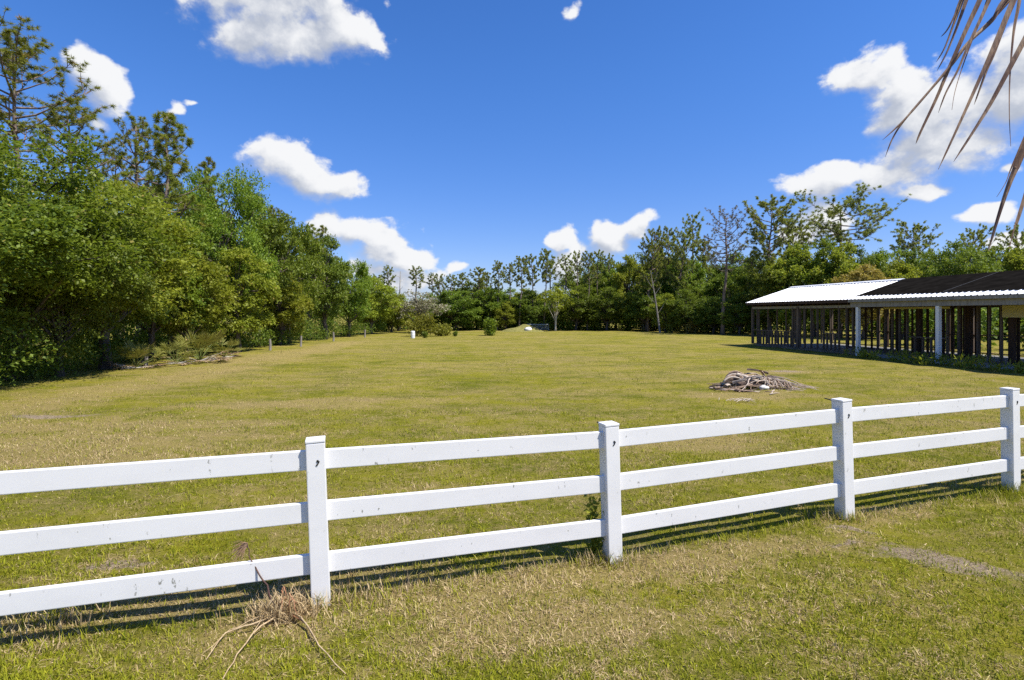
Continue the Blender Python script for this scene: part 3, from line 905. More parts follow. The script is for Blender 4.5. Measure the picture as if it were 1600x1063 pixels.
# shrubs
def shrub(px, py, wpx, top, mat, label, seed, leaf=.22, n=900, group=None, name='shrub'):
    x, y = gp(px, py)
    w = wpx * y / F; h = zat(top, y)
    rg = np.random.default_rng(seed)
    root = empty(name, (x, y, 0))
    mb = MB()
    Ps = []
    for k in range(11):
        a = rg.uniform(0, 6.28); r = rg.random() ** .6 * w * .36; hz = h * rg.uniform(.45, .92)
        tip = np.array([math.cos(a) * r, math.sin(a) * r * .8, hz])
        mb.tube([(0.05 * math.cos(a), .05 * math.sin(a), -.05), tip * np.array([.5, .5, .55]), tip], [.035, .02, .008], 4)
        m = n // 11
        Ps.append(tip * np.array([1, 1, .86]) + rg.normal(0, 1, (m, 3)) * np.array([w * .11, w * .10, h * .15]))
        Ps.append(tip * np.array([.9, .9, .45]) + rg.normal(0, 1, (m // 2, 3)) * np.array([w * .12, w * .10, h * .16]))
    mb.obj('stem', M['bark'], root)
    P = np.concatenate(Ps); P[:, 2] = np.abs(P[:, 2]); m = len(P)
    Dv = nrm(rg.normal(0, .7, (m, 3)) + np.array([0, 0, .6])); Nv = nrm(rg.normal(0, .7, (m, 3)) + np.array([0, 0, .5]))
    L = leaf * rg.uniform(.6, 1.4, m)
    V, Fc = leaf_arrays(P, Dv, Nv, L, L * .4)
    link('foliage', np_mesh('foliage', V, Fc, mat, {'rnd': np.clip(rg.normal(.5, .2, m), 0, 1)}), root)
    tag(root, label, 'shrub', group)
shrub(662, 526, 48, 492, M['olive_leaf'], 'rounded olive-yellow shrub beside the white barrel', 1, n=1500)
shrub(690, 525, 40, 506, M['olive_leaf'], 'lower olive-yellow shrub right of the taller rounded one', 2, n=1000)
shrub(768, 525, 24, 500, M['mid_leaf'], 'small upright green bush alone on the far field', 3, n=1000)
shrub(664, 529, 10, 519, M['dark_leaf'], 'tiny dark bush at the foot of the rounded olive shrub', 5, n=250, leaf=.14)
shrub(711, 526, 9, 518, M['dark_leaf'], 'tiny dark tuft on the far field right of the olive shrubs', 6, n=200, leaf=.14)
shrub(1050, 520, 30, 500, M['olive_leaf'], 'tan-green scrubby bush in front of the far treeline trunks', 8, n=600)
shrub(1085, 521, 34, 503, M['yellow_leaf'], 'brownish dry bush at the edge of the far treeline', 9, n=600)
shrub(1010, 517, 26, 503, M['grey_leaf'], 'greyish dry brush below the pale leaning dead tree', 10, n=500)

# saw palmettos with dead skirts
def palmetto(px, py, s, label, seed):
    x, y = gp(px, py)
    root = empty('saw_palmetto', (x, y, 0))
    rg = np.random.default_rng(seed)
    def fronds(n, elo, ehi, L, name, mat):
        V = []; Fc = []; st = MB()
        for i in range(n):
            a = rg.uniform(0, 6.28); e = rg.uniform(elo, ehi)
            d = np.array([math.cos(a) * math.cos(e), math.sin(a) * math.cos(e), math.sin(e)])
            pl = rg.uniform(.5, .9) * L
            hub = d * pl + np.array([rg.normal(0, .15), rg.normal(0, .15), .12]) * s
            hub[2] = max(hub[2], .08)
            st.tube([(0, 0, .05), hub * np.array([.5, .5, .62]), hub], [.014, .011, .008], 4)
            sd = nrm(np.cross(d, [0, 0, 1.0])); upv = np.cross(sd, d)
            for k in range(16):
                an = (k - 7.5) / 7.5 * 1.5
                ld = nrm(d * math.cos(an) + sd * math.sin(an) + upv * .12 + rg.normal(0, .06, 3))
                ll = L * rg.uniform(.42, .6)
                wv = nrm(np.cross(ld, upv)) * .022 * s
                t = hub + ld * ll + np.array([0, 0, -.12 * ll]); m = hub + ld * ll * .5
                b = len(V)
                V += [hub, m + wv, t, m - wv]; Fc.append((b, b + 1, b + 2, b + 3))
        st.obj('stem', M['pale_bark'] if 'dead' in name else mat, root)
        V = np.array(V); V[:, 2] = np.maximum(V[:, 2], .01)
        link(name, np_mesh(name, V, np.array(Fc), mat, {'rnd': np.clip(rg.normal(.5, .25, len(Fc)), 0, 1)}), root)
    fronds(18, .3, 1.35, 1.0 * s, 'frond', M['palmetto'])
    fronds(9, -.15, .3, .8 * s, 'dead_frond', M['dead_frond'])
    tag(root, label, 'palmetto', 'saw palmettos under the left treeline')
palmetto(312, 566, 1.25, 'largest yellow-green saw palmetto with brown dead fronds under the left treeline', 1)
palmetto(212, 577, .85, 'small saw palmetto with pale dead fronds left of the pale fence post', 2)
palmetto(275, 570, .8, 'low saw palmetto just left of the largest one', 3)
palmetto(350, 560, .8, 'dull saw palmetto just right of the largest one', 4)

# weathered posts of the old wire fence at the wood's edge
for i, (px, py, top, lab) in enumerate([(228, 572, 546, 'pale weathered wooden post at the wood edge, nearest the camera of five'), (422, 548, 530, 'grey wooden post at the wood edge, second of five from the camera'),
        (470, 541, 525, 'grey wooden post at the wood edge, third of five from the camera'), (521, 534, 519, 'short wooden post at the wood edge, fourth of five from the camera'), (570, 527, 515, 'thin wooden post at the wood edge, farthest of five from the camera')]):
    x, y = gp(px, py); h = zat(top, y)
    mb = MB(); mb.tube([(0, 0, -.1), (.01, 0, h * .5), (.02 * (-1) ** i, .01, h)], [.075, .07, .062], 8)
    o = mb.obj('wooden_post', M['grey_bark']); o.location = (x, y, 0)
    tag(o, lab, 'post', 'old wooden posts along the left treeline')

# ------------------------------------------------------------------ open barn
def wood(name, c1, c2, rough=.85): return simple_mat(name, c1, c2, 5, rough, .2, (3, 3, .35), .3, .006)
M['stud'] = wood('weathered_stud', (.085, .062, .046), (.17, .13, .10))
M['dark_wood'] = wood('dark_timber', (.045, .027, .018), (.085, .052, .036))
M['header'] = wood('grey_header', (.20, .185, .165), (.32, .30, .27))
M['white_post'] = simple_mat('white_post', (.78, .79, .80), (.70, .71, .72), 4, .5, .4, bstr=.05)
M['metal'] = simple_mat('white_metal_sheet', (.80, .81, .82), (.72, .73, .75), 1.2, .38, .5, bstr=.02)
M['felt'] = simple_mat('black_felt', (.007, .0062, .0055), (.014, .0125, .011), 2.5, .95, .0, bstr=.25, bdist=.01)
M['felt_seam'] = simple_mat('felt_seam', (.05, .05, .052), (.08, .08, .08), 6, .8, .2)
M['concrete'] = simple_mat('concrete', (.22, .215, .20), (.32, .31, .30), 3, .9, .1, bstr=.2)
M['plywood'] = simple_mat('yellow_plywood', (.50, .43, .20), (.58, .50, .27), 4, .7, .3, (1, 1, 6), .1)

def barn():
    root = empty('open_barn', (15.1, 34.9, 0), math.atan2(-.987, .161))
    tag(root, 'long open-sided barn of bare studs with half white half black roof', 'barn')
    LEN, EZ, RZ, RY, BY = 20.5, 2.76, 3.74, 3.14, 6.28
    FW, PW = .30, 1.55          # wall line of the closed end, of the porch part
    P1, P2, P3 = 8.86, 13.0, 17.15
    # floor
    mb = MB(); mb.box((LEN / 2 + .05, BY / 2 + .1, .03), (LEN - .2, BY - .8, .12)); mb.obj('slab', M['concrete'], root, bevel=.01)
    ns = math.hypot(RY, RZ - EZ); sl = math.atan2(RZ - EZ, RY)
    # roof sheets: ribbed white metal, both slopes
    def ribbed(w, length):
        v = []; f = []
        prof = []
        x = 0; p = w / 4
        for k in range(4):
            prof += [(x, 0), (x + p * .62, 0), (x + p * .70, .028), (x + p * .86, .028), (x + p * .94, 0)]
            x += p
        prof.append((w, 0))
        for t in (0, length):
            for a, b in prof: v.append((a, t, b))
        n = len(prof)
        for i in range(n - 1): f.append((i, i + 1, n + i + 1, n + i))
        me = bpy.data.meshes.new('metal_sheet'); me.from_pydata(v, [], f); me.materials.append(M['metal'])
        return me
    cw = .932; ncol = int(LEN / cw)
    sheet = ribbed(cw, ns + .12)
    for side in (0, 1):
        for k in range(ncol):
            o = link('metal_sheet', sheet, root)
            if side == 0:
                o.location = (k * cw - .1, -.10, EZ - .031 + .0015 * (k % 2)); o.rotation_euler = (sl, 0, 0)
            else:
                o.location = (k * cw - .1 + cw, BY + .10, EZ - .031 + .0015 * (k % 2)); o.rotation_euler = (sl, 0, math.pi)
    # ridge cap along the white end
    mb = MB()
    for s_ in (-1, 1):
        mb.box((4.2, RY + s_ * .11, RZ + .022), (8.4, .23, .012), Matrix.Rotation(-s_ * sl, 3, 'X'))
    mb.obj('ridge_cap', M['metal'], root)
    # black felt laid over the sheets on the near end
    fs = 8.45
    edges = [fs, 10.6, 12.9, 15.2, 17.5, 20.3]
    for i, (a, b) in enumerate(zip(edges[:-1], edges[1:])):
        v = []; f = []; nx, ny = 10, 14
        rg = np.random.default_rng(i)
        for jy in range(ny + 1):
            for jx in range(nx + 1):
                d = .40 + (ns - .40 + .05) * jy / ny
                if jy == 0: d += rg.uniform(-.05, .03)
                x = a + (b - a + .1) * jx / nx
                zz = .036 + .004 * (i % 2) + rg.uniform(0, .006)
                v.append((x, d * math.cos(sl) - math.sin(sl) * zz, EZ + d * math.sin(sl) + math.cos(sl) * zz))
        for jy in range(ny):
            for jx in range(nx):
                q = jy * (nx + 1) + jx
                f.append((q, q + 1, q + nx + 2, q + nx + 1))
        me = bpy.data.meshes.new('roofing_felt'); me.from_pydata(v, [], f); me.materials.append(M['felt'])
        fo = link('roofing_felt', me, root)
        if i == 2:
            mb = MB(); mid = ns / 2 + .2
            zz = .052
            mb.box((a + .05, mid * math.cos(sl) - math.sin(sl) * zz, EZ + mid * math.sin(sl) + math.cos(sl) * zz), (.03, ns - .5, .006), Matrix.Rotation(sl, 3, 'X'))
            mb.obj('seam', M['felt_seam'], fo)
    # rafters, purlins, ridge board
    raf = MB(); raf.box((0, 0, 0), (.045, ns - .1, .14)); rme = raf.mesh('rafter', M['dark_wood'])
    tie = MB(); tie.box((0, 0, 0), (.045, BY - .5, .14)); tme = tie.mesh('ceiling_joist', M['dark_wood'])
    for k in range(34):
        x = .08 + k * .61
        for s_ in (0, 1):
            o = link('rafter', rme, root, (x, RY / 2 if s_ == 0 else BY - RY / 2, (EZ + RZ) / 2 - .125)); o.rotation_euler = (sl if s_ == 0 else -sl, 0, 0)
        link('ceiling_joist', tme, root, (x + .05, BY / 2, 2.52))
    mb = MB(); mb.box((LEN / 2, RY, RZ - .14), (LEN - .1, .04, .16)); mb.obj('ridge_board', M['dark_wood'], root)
    mb = MB(); mb.box((4.25, -.06, EZ - .11), (8.5, .025, .15)); mb.obj('fascia_board', M['dark_wood'], root)
    mb = MB(); mb.box(((P1 - .4 + LEN) / 2, .13, 2.505), (LEN - P1 + .4, .16, .30)); mb.obj('porch_beam', M['header'], root, bevel=.006)
    mb = MB(); mb.box(((P1 - .4 + LEN) / 2, -.065, 2.655), (LEN - P1 + .4, .03, .13)); mb.obj('fascia_board', M['header'], root)
    mb = MB(); mb.box(((P1 - .4), .9, 2.505), (.10, 1.38, .24)); mb.obj('porch_beam', M['header'], root)
    for p in (P1, P2, P3):
        mb = MB(); mb.box((p, .13, 1.18), (.15, .15, 2.35)); po = mb.obj('porch_post', M['white_post'], root, bevel=.008)
        c = MB(); c.box((p, .13, .16), (.19, .19, .09)); c.obj('post_base', M['white_post'], po, bevel=.008)
    # studs
    stud = MB(); stud.box((0, 0, 0), (.045, .10, 1)); sm = stud.mesh('stud', M['stud'])
    studd = MB(); studd.box((0, 0, 0), (.045, .10, 1)); sdk = studd.mesh('stud', M['dark_wood'])
    def st(x, y, z0=.12, z1=2.42, me=sm, wx=1.0, wy=1.0, name='stud'):
        o = link(name, me, root, (x, y, (z0 + z1) / 2)); o.scale = (wx, wy, z1 - z0)
        return o
    def plate(x0, x1, y, z, mat='stud', hgt=.05, dep=.10, name='plate'):
        m = MB(); m.box(((x0 + x1) / 2, y, z), (x1 - x0, dep, hgt)); return m.obj(name, M[mat], root)
    # closed end, front wall: first bay with pony wall
    st(.12, FW, wx=2.2, wy=1.4); st(.62, FW)
    x = .95
    for k in range(11):
        if x < 3.9: st(x, FW, .12, .98)
        x += .285
    plate(.12, 4.35, FW, 1.005, name='rail')
    plate(.1, 8.5, FW, 2.40, 'header', .14, .09, 'header')
    plate(.1, 8.5, FW, .145, 'stud', .05)
    st(3.95, FW, wx=1.6); st(4.43, FW, wx=4.2, wy=2.0, name='timber_post')
    for xx in (4.95, 5.45, 5.92, 6.38, 7.45, 7.95, 8.35): st(xx, FW)
    for xx in (6.62, 6.9, 7.18): st(xx, FW, .12, .98)
    plate(6.38, 7.45, FW, 1.01, name='rail')
    # end wall (far gable end)
    for k in range(9): st(.10, .75 + k * .64, me=sm, wx=2.2, wy=.45)
    m = MB(); m.box((.10, BY / 2, 2.40), (.09, BY - .7, .12)); m.obj('plate', M['stud'], root)
    # porch wall
    for xx in (8.5, 8.95, 9.35, 9.75, 10.15): st(xx, PW, wx=1.3)
    for xx in (10.55, 10.95, 11.35, 11.75): st(xx, PW, .12, .95)
    plate(10.2, 12.05, PW, .98, name='rail')
    for xx in (12.1, 12.6, 13.4, 13.85, 14.3): st(xx, PW, wx=1.3)
    for xx in (17.0, 17.3, 17.7, 18.1, 19, 19.6): st(xx, PW, wx=1.5)
    plate(8.5, LEN - .2, PW, 2.42, 'dark_wood', .14)
    plate(8.5, 14.3, PW, .145, 'stud', .05)
    st(16.0, PW - .05, .12, 2.4, sdk, 3.2, 1.6, 'timber_post'); st(10.3, PW + .5, .12, 2.4, sdk, 3.4, 2, 'timber_post'); st(12.0, PW + 1.2, .12, 2.4, sdk, 3.8, 2, 'timber_post'); st(14.45, PW + .3, .12, 2.4, sdk, 3.4, 2, 'timber_post')
    # boarded header over the doorway and a soffit strip
    mb = MB(); mb.box((15.35, PW - .09, 2.13), (1.9, .02, .46)); mb.obj('plywood_panel', M['plywood'], root)
    mb = MB(); mb.box((10.6, PW - .09, 2.30), (3.4, .02, .09)); mb.obj('plywood_strip', M['plywood'], root)
    # middle partitions and the back wall
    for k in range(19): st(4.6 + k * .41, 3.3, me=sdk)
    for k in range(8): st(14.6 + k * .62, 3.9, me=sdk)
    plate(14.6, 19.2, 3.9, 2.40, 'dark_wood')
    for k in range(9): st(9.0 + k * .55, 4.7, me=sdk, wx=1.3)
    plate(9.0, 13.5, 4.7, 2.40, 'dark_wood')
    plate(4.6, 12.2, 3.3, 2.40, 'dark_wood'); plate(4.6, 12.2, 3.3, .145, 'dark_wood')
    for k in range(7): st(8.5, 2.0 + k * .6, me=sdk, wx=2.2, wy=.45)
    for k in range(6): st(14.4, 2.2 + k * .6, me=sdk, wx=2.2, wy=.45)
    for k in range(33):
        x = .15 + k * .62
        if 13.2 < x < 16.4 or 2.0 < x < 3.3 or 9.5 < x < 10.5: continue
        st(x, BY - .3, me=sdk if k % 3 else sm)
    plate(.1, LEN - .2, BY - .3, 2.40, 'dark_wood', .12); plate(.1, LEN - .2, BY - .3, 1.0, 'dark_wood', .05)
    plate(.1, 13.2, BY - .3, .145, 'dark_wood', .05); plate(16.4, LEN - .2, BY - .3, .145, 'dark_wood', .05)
    # waist-high ledge inside the near doorway
    mb = MB(); mb.box((15.4, BY - .5, .50), (2.6, .12, .76)); mb.obj('low_wall', M['dark_wood'], root)
    return root
BARN = barn()
BM = Matrix.Translation((15.1, 34.9, 0)) @ Matrix.Rotation(math.atan2(-.987, .161), 4, 'Z')

def barn_clutter():
    rg = np.random.default_rng(3)
    for i, (x, y, l, lab) in enumerate([(15.6, 2.6, 1.6, 'dark offcut boards lying on the barn slab below the yellow panel'), (11.2, 2.9, 1.4, 'loose boards lying on the barn slab behind the sill')]):
        root = empty('board_stack'); root.matrix_world = BM @ Matrix.Translation((x, y, .121))
        for k in range(4):
            mb = MB(); mb.box((rg.normal(0, .05), (k % 2) * .17 - .08, .02 + .04 * (k // 2)), (l, .15, .036)); o = mb.obj('board', M['dark_wood'], root)
            o.rotation_euler.z = rg.normal(0, .05)
        tag(root, lab, 'boards')
barn_clutter()

# weeds along the barn foot
def weeds():
    rg = np.random.default_rng(12)
    P = []; n = 0
    for k in range(75):
        t = rg.uniform(9.2, 20); y = rg.normal(-.65, .28)
        q = BM @ Vector((t, y, 0))
        h = rg.uniform(.15, .5)
        m = 26
        pp = np.array([q.x, q.y, 0]) + rg.normal(0, 1, (m, 3)) * np.array([.12, .12, 0]) + np.array([0, 0, 1]) * (rg.random((m, 1)) * h)
        P.append(pp)
    P = np.concatenate(P); m = len(P)
    Dv = nrm(rg.normal(0, .6, (m, 3)) + np.array([0, 0, .8])); Nv = nrm(rg.normal(0, 1, (m, 3)))
    L = rg.uniform(.09, .24, m)
    V, Fc = leaf_arrays(P, Dv, Nv, L, L * .28)
    o = link('weeds', np_mesh('weeds', V, Fc, M['lime_leaf'], {'rnd': rg.random(m)}))
    tag(o, 'straggly green weeds growing along the foot of the barn', 'weeds', kind='stuff')
weeds()

# ------------------------------------------------------------------ white rail fence
def vinyl():
    m, N = new_mat('white_vinyl')
    P = N.n('ShaderNodeNewGeometry').outputs['Position']
    n1 = N.noise(N.mapping(P, scale=(1, 1, 2.5)), 2.0, 5, .6)
    n2 = N.noise(N.mapping(P, scale=(1, 1, .45)), 34, 2, .5)
    n3 = N.noise(P, 120, 2, .5)
    n4 = N.noise(P, 3.3, 2, .5)
    c = N.mix(N.mapr(n1, .35, .75, 0, .5), rgb(.755, .75, .745), rgb(.66, .655, .65))
    spot = N.math('MULTIPLY', N.mapr(n2, .68, .72), N.mapr(n4, .44, .58))
    spot = N.math('MULTIPLY', spot, N.mapr(n3, .35, .55))
    c = N.mix(N.math('MULTIPLY', spot, .85), c, rgb(.20, .20, .17))
    sp = N.n('ShaderNodeSeparateXYZ'); N.l(N.n('ShaderNodeNewGeometry').outputs['Position'], sp.inputs[0])
    low = N.math('MULTIPLY', N.mapr(sp.outputs[2], .0, .16, 1, 0), N.mapr(n2, .35, .65))
    c = N.mix(N.math('MULTIPLY', low, .55), c, rgb(.36, .33, .20))
    finish(N, c, .34, .5, n3, .04, .002)
    return m
M['vinyl'] = vinyl()
M['black'] = simple_mat('black_plastic', (.012, .012, .012), (.02, .02, .02), 20, .6, .3)

def fence():
    root = empty('rail_fence', (FENCE[1][0], FENCE[1][1], 0))
    ox, oy = FENCE[1]
    tag(root, 'white three-rail vinyl fence running across the near grass', 'fence')
    ang = []
    # the run carries on past both sides of the view
    LEANS = [.02, .03, .03, .034, .031, .036, .02, .02, .03, .02]
    HTS = [1.16, 1.16, 1.16, 1.165, 1.155, 1.18, 1.165, 1.16, 1.16, 1.17]
    RUN = [(-8.45, 1.63), (-6.09, 2.375)] + FENCE + [(10.67, 8.01), (13.12, 8.87)]
    tops = []
    ang = [math.atan2(b[1] - a[1], b[0] - a[0]) for a, b in zip(RUN[:-1], RUN[1:])]
    for i, (x, y) in enumerate(RUN):
        a = ang[0] if i == 0 else (ang[i - 1] + ang[min(i, len(ang) - 1)]) / 2
        g0 = float(gz(x, y))
        rot = Matrix.Rotation(a, 4, 'Z') @ Matrix.Rotation(-LEANS[i], 4, 'Y')
        hh = HTS[i]
        mb = MB(); mb.box((0, 0, hh / 2 - .06), (.127, .127, hh + .10))
        p = mb.obj('post', M['vinyl'], root, bevel=.007)
        p.matrix_local = Matrix.Translation((x - ox, y - oy, g0)) @ rot
        c = MB(); c.box((0, 0, hh + .0015), (.132, .132, .022))
        bmm = c.obj('post_cap', M['vinyl'], p, bevel=.006)
        b = MB()
        b.tube([(.012, -.064, hh - .135), (.012, -.068, hh - .135)], .008, 8); b.tube([(.006, -.064, hh - .162), (.006, -.068, hh - .162)], .006, 8)
        b.box((.016, -.0655, hh - .15), (.008, .004, .030), Matrix.Rotation(.5, 3, 'Y'))
        b.obj('bolt', M['black'], p)
        if i in (4, 5):
            s = MB(); s.tube([(-.03, .06, hh - .02), (-.045, .09, hh - .005), (-.075 if i == 5 else -.055, .13 if i == 5 else .10, hh + .006)], [.008, .007, .006], 7)
            s.obj('wire_hook', M['black'], p)
        tops.append((Vector((x, y, g0)), rot))
    for i in range(len(RUN) - 1):
        (A, ra), (B, rb) = tops[i], tops[i + 1]
        for z in (.293, .66, 1.028):
            a = A + ra.to_3x3() @ Vector((0, 0, z)); b = B + rb.to_3x3() @ Vector((0, 0, z))
            d = b - a; L = d.length - .11
            n = 6
            mb = MB(); mb.box((0, 0, 0), (L, .040, .138))
            o = mb.obj('rail', M['vinyl'], root, bevel=.006)
            o.matrix_local = Matrix.Translation((a + b) / 2 - Vector((ox, oy, 0))) @ d.to_track_quat('X', 'Z').to_matrix().to_4x4()
fence()

# ------------------------------------------------------------------ brush pile
def brush_pile():
    x0, y0 = gp(1178, 606)
    root = empty('brush_pile', (x0, y0, 0))
    tag(root, 'grey heap of dead palm fronds and branches lying on the field', 'brush pile')
    rg = np.random.default_rng(42)
    mats = [simple_mat('dry_stalk', (.20, .13, .085), (.44, .32, .23), 14, .8, .2, (1, 1, 1)), simple_mat('dark_stalk', (.05, .035, .028), (.13, .09, .07), 12, .85, .2),
            simple_mat('grey_stalk', (.32, .255, .20), (.56, .475, .39), 14, .75, .25)]
    def strip(pts, w0, w1, th, mat, name):
        mb = MB(); n = len(pts)
        mb.tube(pts, list(np.linspace(w0, w1, n)), 5)
        o = mb.obj(name, mats[mat], root, smooth=True)
        return o
    def hill(x): return max(.0, .37 * math.exp(-((x + .05) / .62) ** 2) + .10 * math.exp(-((x - .8) / .5) ** 2))
    # long arched frond stalks making the hump
    for k in range(74):
        xa = rg.normal(-.15, .42); ya = rg.normal(0, .36)
        ln = rg.uniform(.5, 1.25); a = rg.normal(0.05, .55) + (math.pi if rg.random() < .4 else 0)
        lay = rg.uniform(.15, 1.0)
        pts = []
        for q in np.linspace(0, 1, 7):
            px_ = xa + math.cos(a) * ln * (q - .5); py_ = ya + math.sin(a) * ln * (q - .5) * .7
            env = hill(px_) * max(0, 1 - (py_ / .75) ** 2)
            pts.append((px_ + rg.normal(0, .015), py_ + rg.normal(0, .015), .02 + env * lay + rg.normal(0, .008)))
        strip(pts, rg.uniform(.012, .032), rg.uniform(.006, .014), 0, rg.choice([0, 0, 2, 1], p=[.35, .15, .3, .2]), 'frond_stalk')
    # curled bases at the left
    for k in range(5):
        pts = []
        for q in np.linspace(0, 1, 9):
            t = q * 2.6 + .4
            pts.append((-.95 + .30 * (1 - math.cos(t)) + k * .05, -.2 + .09 * k, .06 + (.26 + .03 * k) * math.sin(min(t, 2.2)) ** 1 * (1 if q < .8 else .8)))
        strip(pts, .035, .012, 0, [2, 0, 2, 1, 0][k], 'curled_stalk')
    # long swept tail of fine fronds to the right
    for k in range(46):
        ya = rg.normal(-.05, .13); e = rg.uniform(.9, 1.75)
        z0 = rg.uniform(.12, .36); x_ = rg.uniform(.05, .5)
        pts = [(x_, ya * .8, z0), (x_ + (e - x_) * .35, ya, z0 * .75 + .03), (x_ + (e - x_) * .7, ya * 1.1 - .05, z0 * .3 + .02), (e, ya * 1.5 - .1 + rg.normal(0, .05), .015)]
        strip(pts, .010, .004, 0, rg.choice([0, 2]), 'frond_leaflet')
    # hanging skeins at the front
    for k in range(40):
        x_ = rg.uniform(.05, .75); z0 = hill(x_) * rg.uniform(.5, .95) + .05
        pts = [(x_, -.25, z0), (x_ + rg.normal(.03, .04), -.42, z0 * .8), (x_ + rg.normal(.03, .08), -.55, z0 * .35), (x_ + rg.normal(.02, .12), -.62 + rg.normal(0, .06), .012)]
        strip(pts, .011, .005, 0, rg.choice([0, 2, 1], p=[.5, .35, .15]), 'frond_leaflet')
    # broad pale sheaths and dark slabs
    for k, (x_, y_, z_, l, w, mt) in enumerate([(-.55, -.35, .22, .35, .09, 2), (-.35, -.2, .33, .4, .10, 2), (-.1, -.3, .32, .36, .08, 2), (.15, -.2, .40, .4, .09, 0), (.05, .0, .46, .45, .10, 1), (.32, -.05, .40, .3, .10, 1), (-.6, -.1, .22, .5, .12, 1), (-.3, -.35, .14, .6, .16, 1), (-.85, -.3, .10, .22, .12, 2)]):
        v = []; f = []
        for q in np.linspace(0, 1, 6):
            for s_ in np.linspace(-1, 1, 5):
                ww = w * (1 - .5 * q) * .5
                v.append((l * (q - .5), s_ * ww, .035 * (1 - s_ * s_) + .02 * math.sin(q * 3))); v.append((l * (q - .5), s_ * ww, .035 * (1 - s_ * s_) + .02 * math.sin(q * 3) - .012))
        for i in range(5):
            for j in range(4):
                a = (i * 5 + j) * 2; b = (i * 5 + j + 1) * 2; c = ((i + 1) * 5 + j + 1) * 2; d = ((i + 1) * 5 + j) * 2
                f += [(a, b, c, d), (a + 1, d + 1, c + 1, b + 1)]
        me = bpy.data.meshes.new('frond_sheath'); me.from_pydata(v, [], f); me.materials.append(mats[mt])
        o = link('frond_sheath', me, root, (x_, y_, z_)); o.rotation_euler = (rg.normal(.3, .3), rg.normal(0, .2), rg.normal(0, .6))
    # flat litter around
    for k in range(26):
        a = rg.uniform(0, 6.28); r = rg.uniform(.5, 1.1); xx, yy = math.cos(a) * r * 1.15 - .1, math.sin(a) * r * .8 - .45
        l = rg.uniform(.15, .5); b = rg.normal(0, .5)
        pts = [(xx - math.cos(b) * l / 2, yy - math.sin(b) * l / 2, .03), (xx, yy, .045), (xx + math.cos(b) * l / 2, yy + math.sin(b) * l / 2, .03)]
        strip(pts, rg.uniform(.008, .018), .005, 0, rg.choice([0, 2, 1], p=[.45, .4, .15]), 'twig')
    # pale rounded stone-like lump in front
    bm = bmesh.new(); bmesh.ops.create_icosphere(bm, subdivisions=3, radius=.11)
    for v in bm.verts:
        n = v.co.copy(); v.co *= 1 + .18 * math.sin(n.x * 31 + 1) * math.sin(n.y * 27) + .1 * math.sin(n.z * 40); v.co.z *= .8; v.co.x *= 1.1
    me = bpy.data.meshes.new('pale_rock'); bm.to_mesh(me); bm.free(); me.materials.append(simple_mat('pale_rock', (.42, .40, .37), (.60, .58, .55), 8, .8, .2, bstr=.5))
    me.polygons.foreach_set('use_smooth', np.ones(len(me.polygons), bool))
    o = link('pale_rock', me, None, (x0 - .02, y0 - .62, .07))
    tag(o, 'pale lump of rock in front of the brush pile', 'rock')
    # thin straws further out toward the camera
    xs, ys = gp(1148, 628)
    r2 = empty('straw_litter', (xs, ys, 0)); tag(r2, 'small scatter of pale straws on grass below the brush pile', 'straw')
    for k in range(18):
        a = rg.normal(.2, .5); l = rg.uniform(.12, .4); xx, yy = rg.normal(0, .16), rg.normal(0, .09)
        mb = MB(); mb.tube([(xx, yy, .03), (xx + math.cos(a) * l * .5, yy + math.sin(a) * l * .5, .07), (xx + math.cos(a) * l, yy + math.sin(a) * l, .03)], [.006, .006, .003], 4); mb.obj('straw', mats[2], r2)
brush_pile()

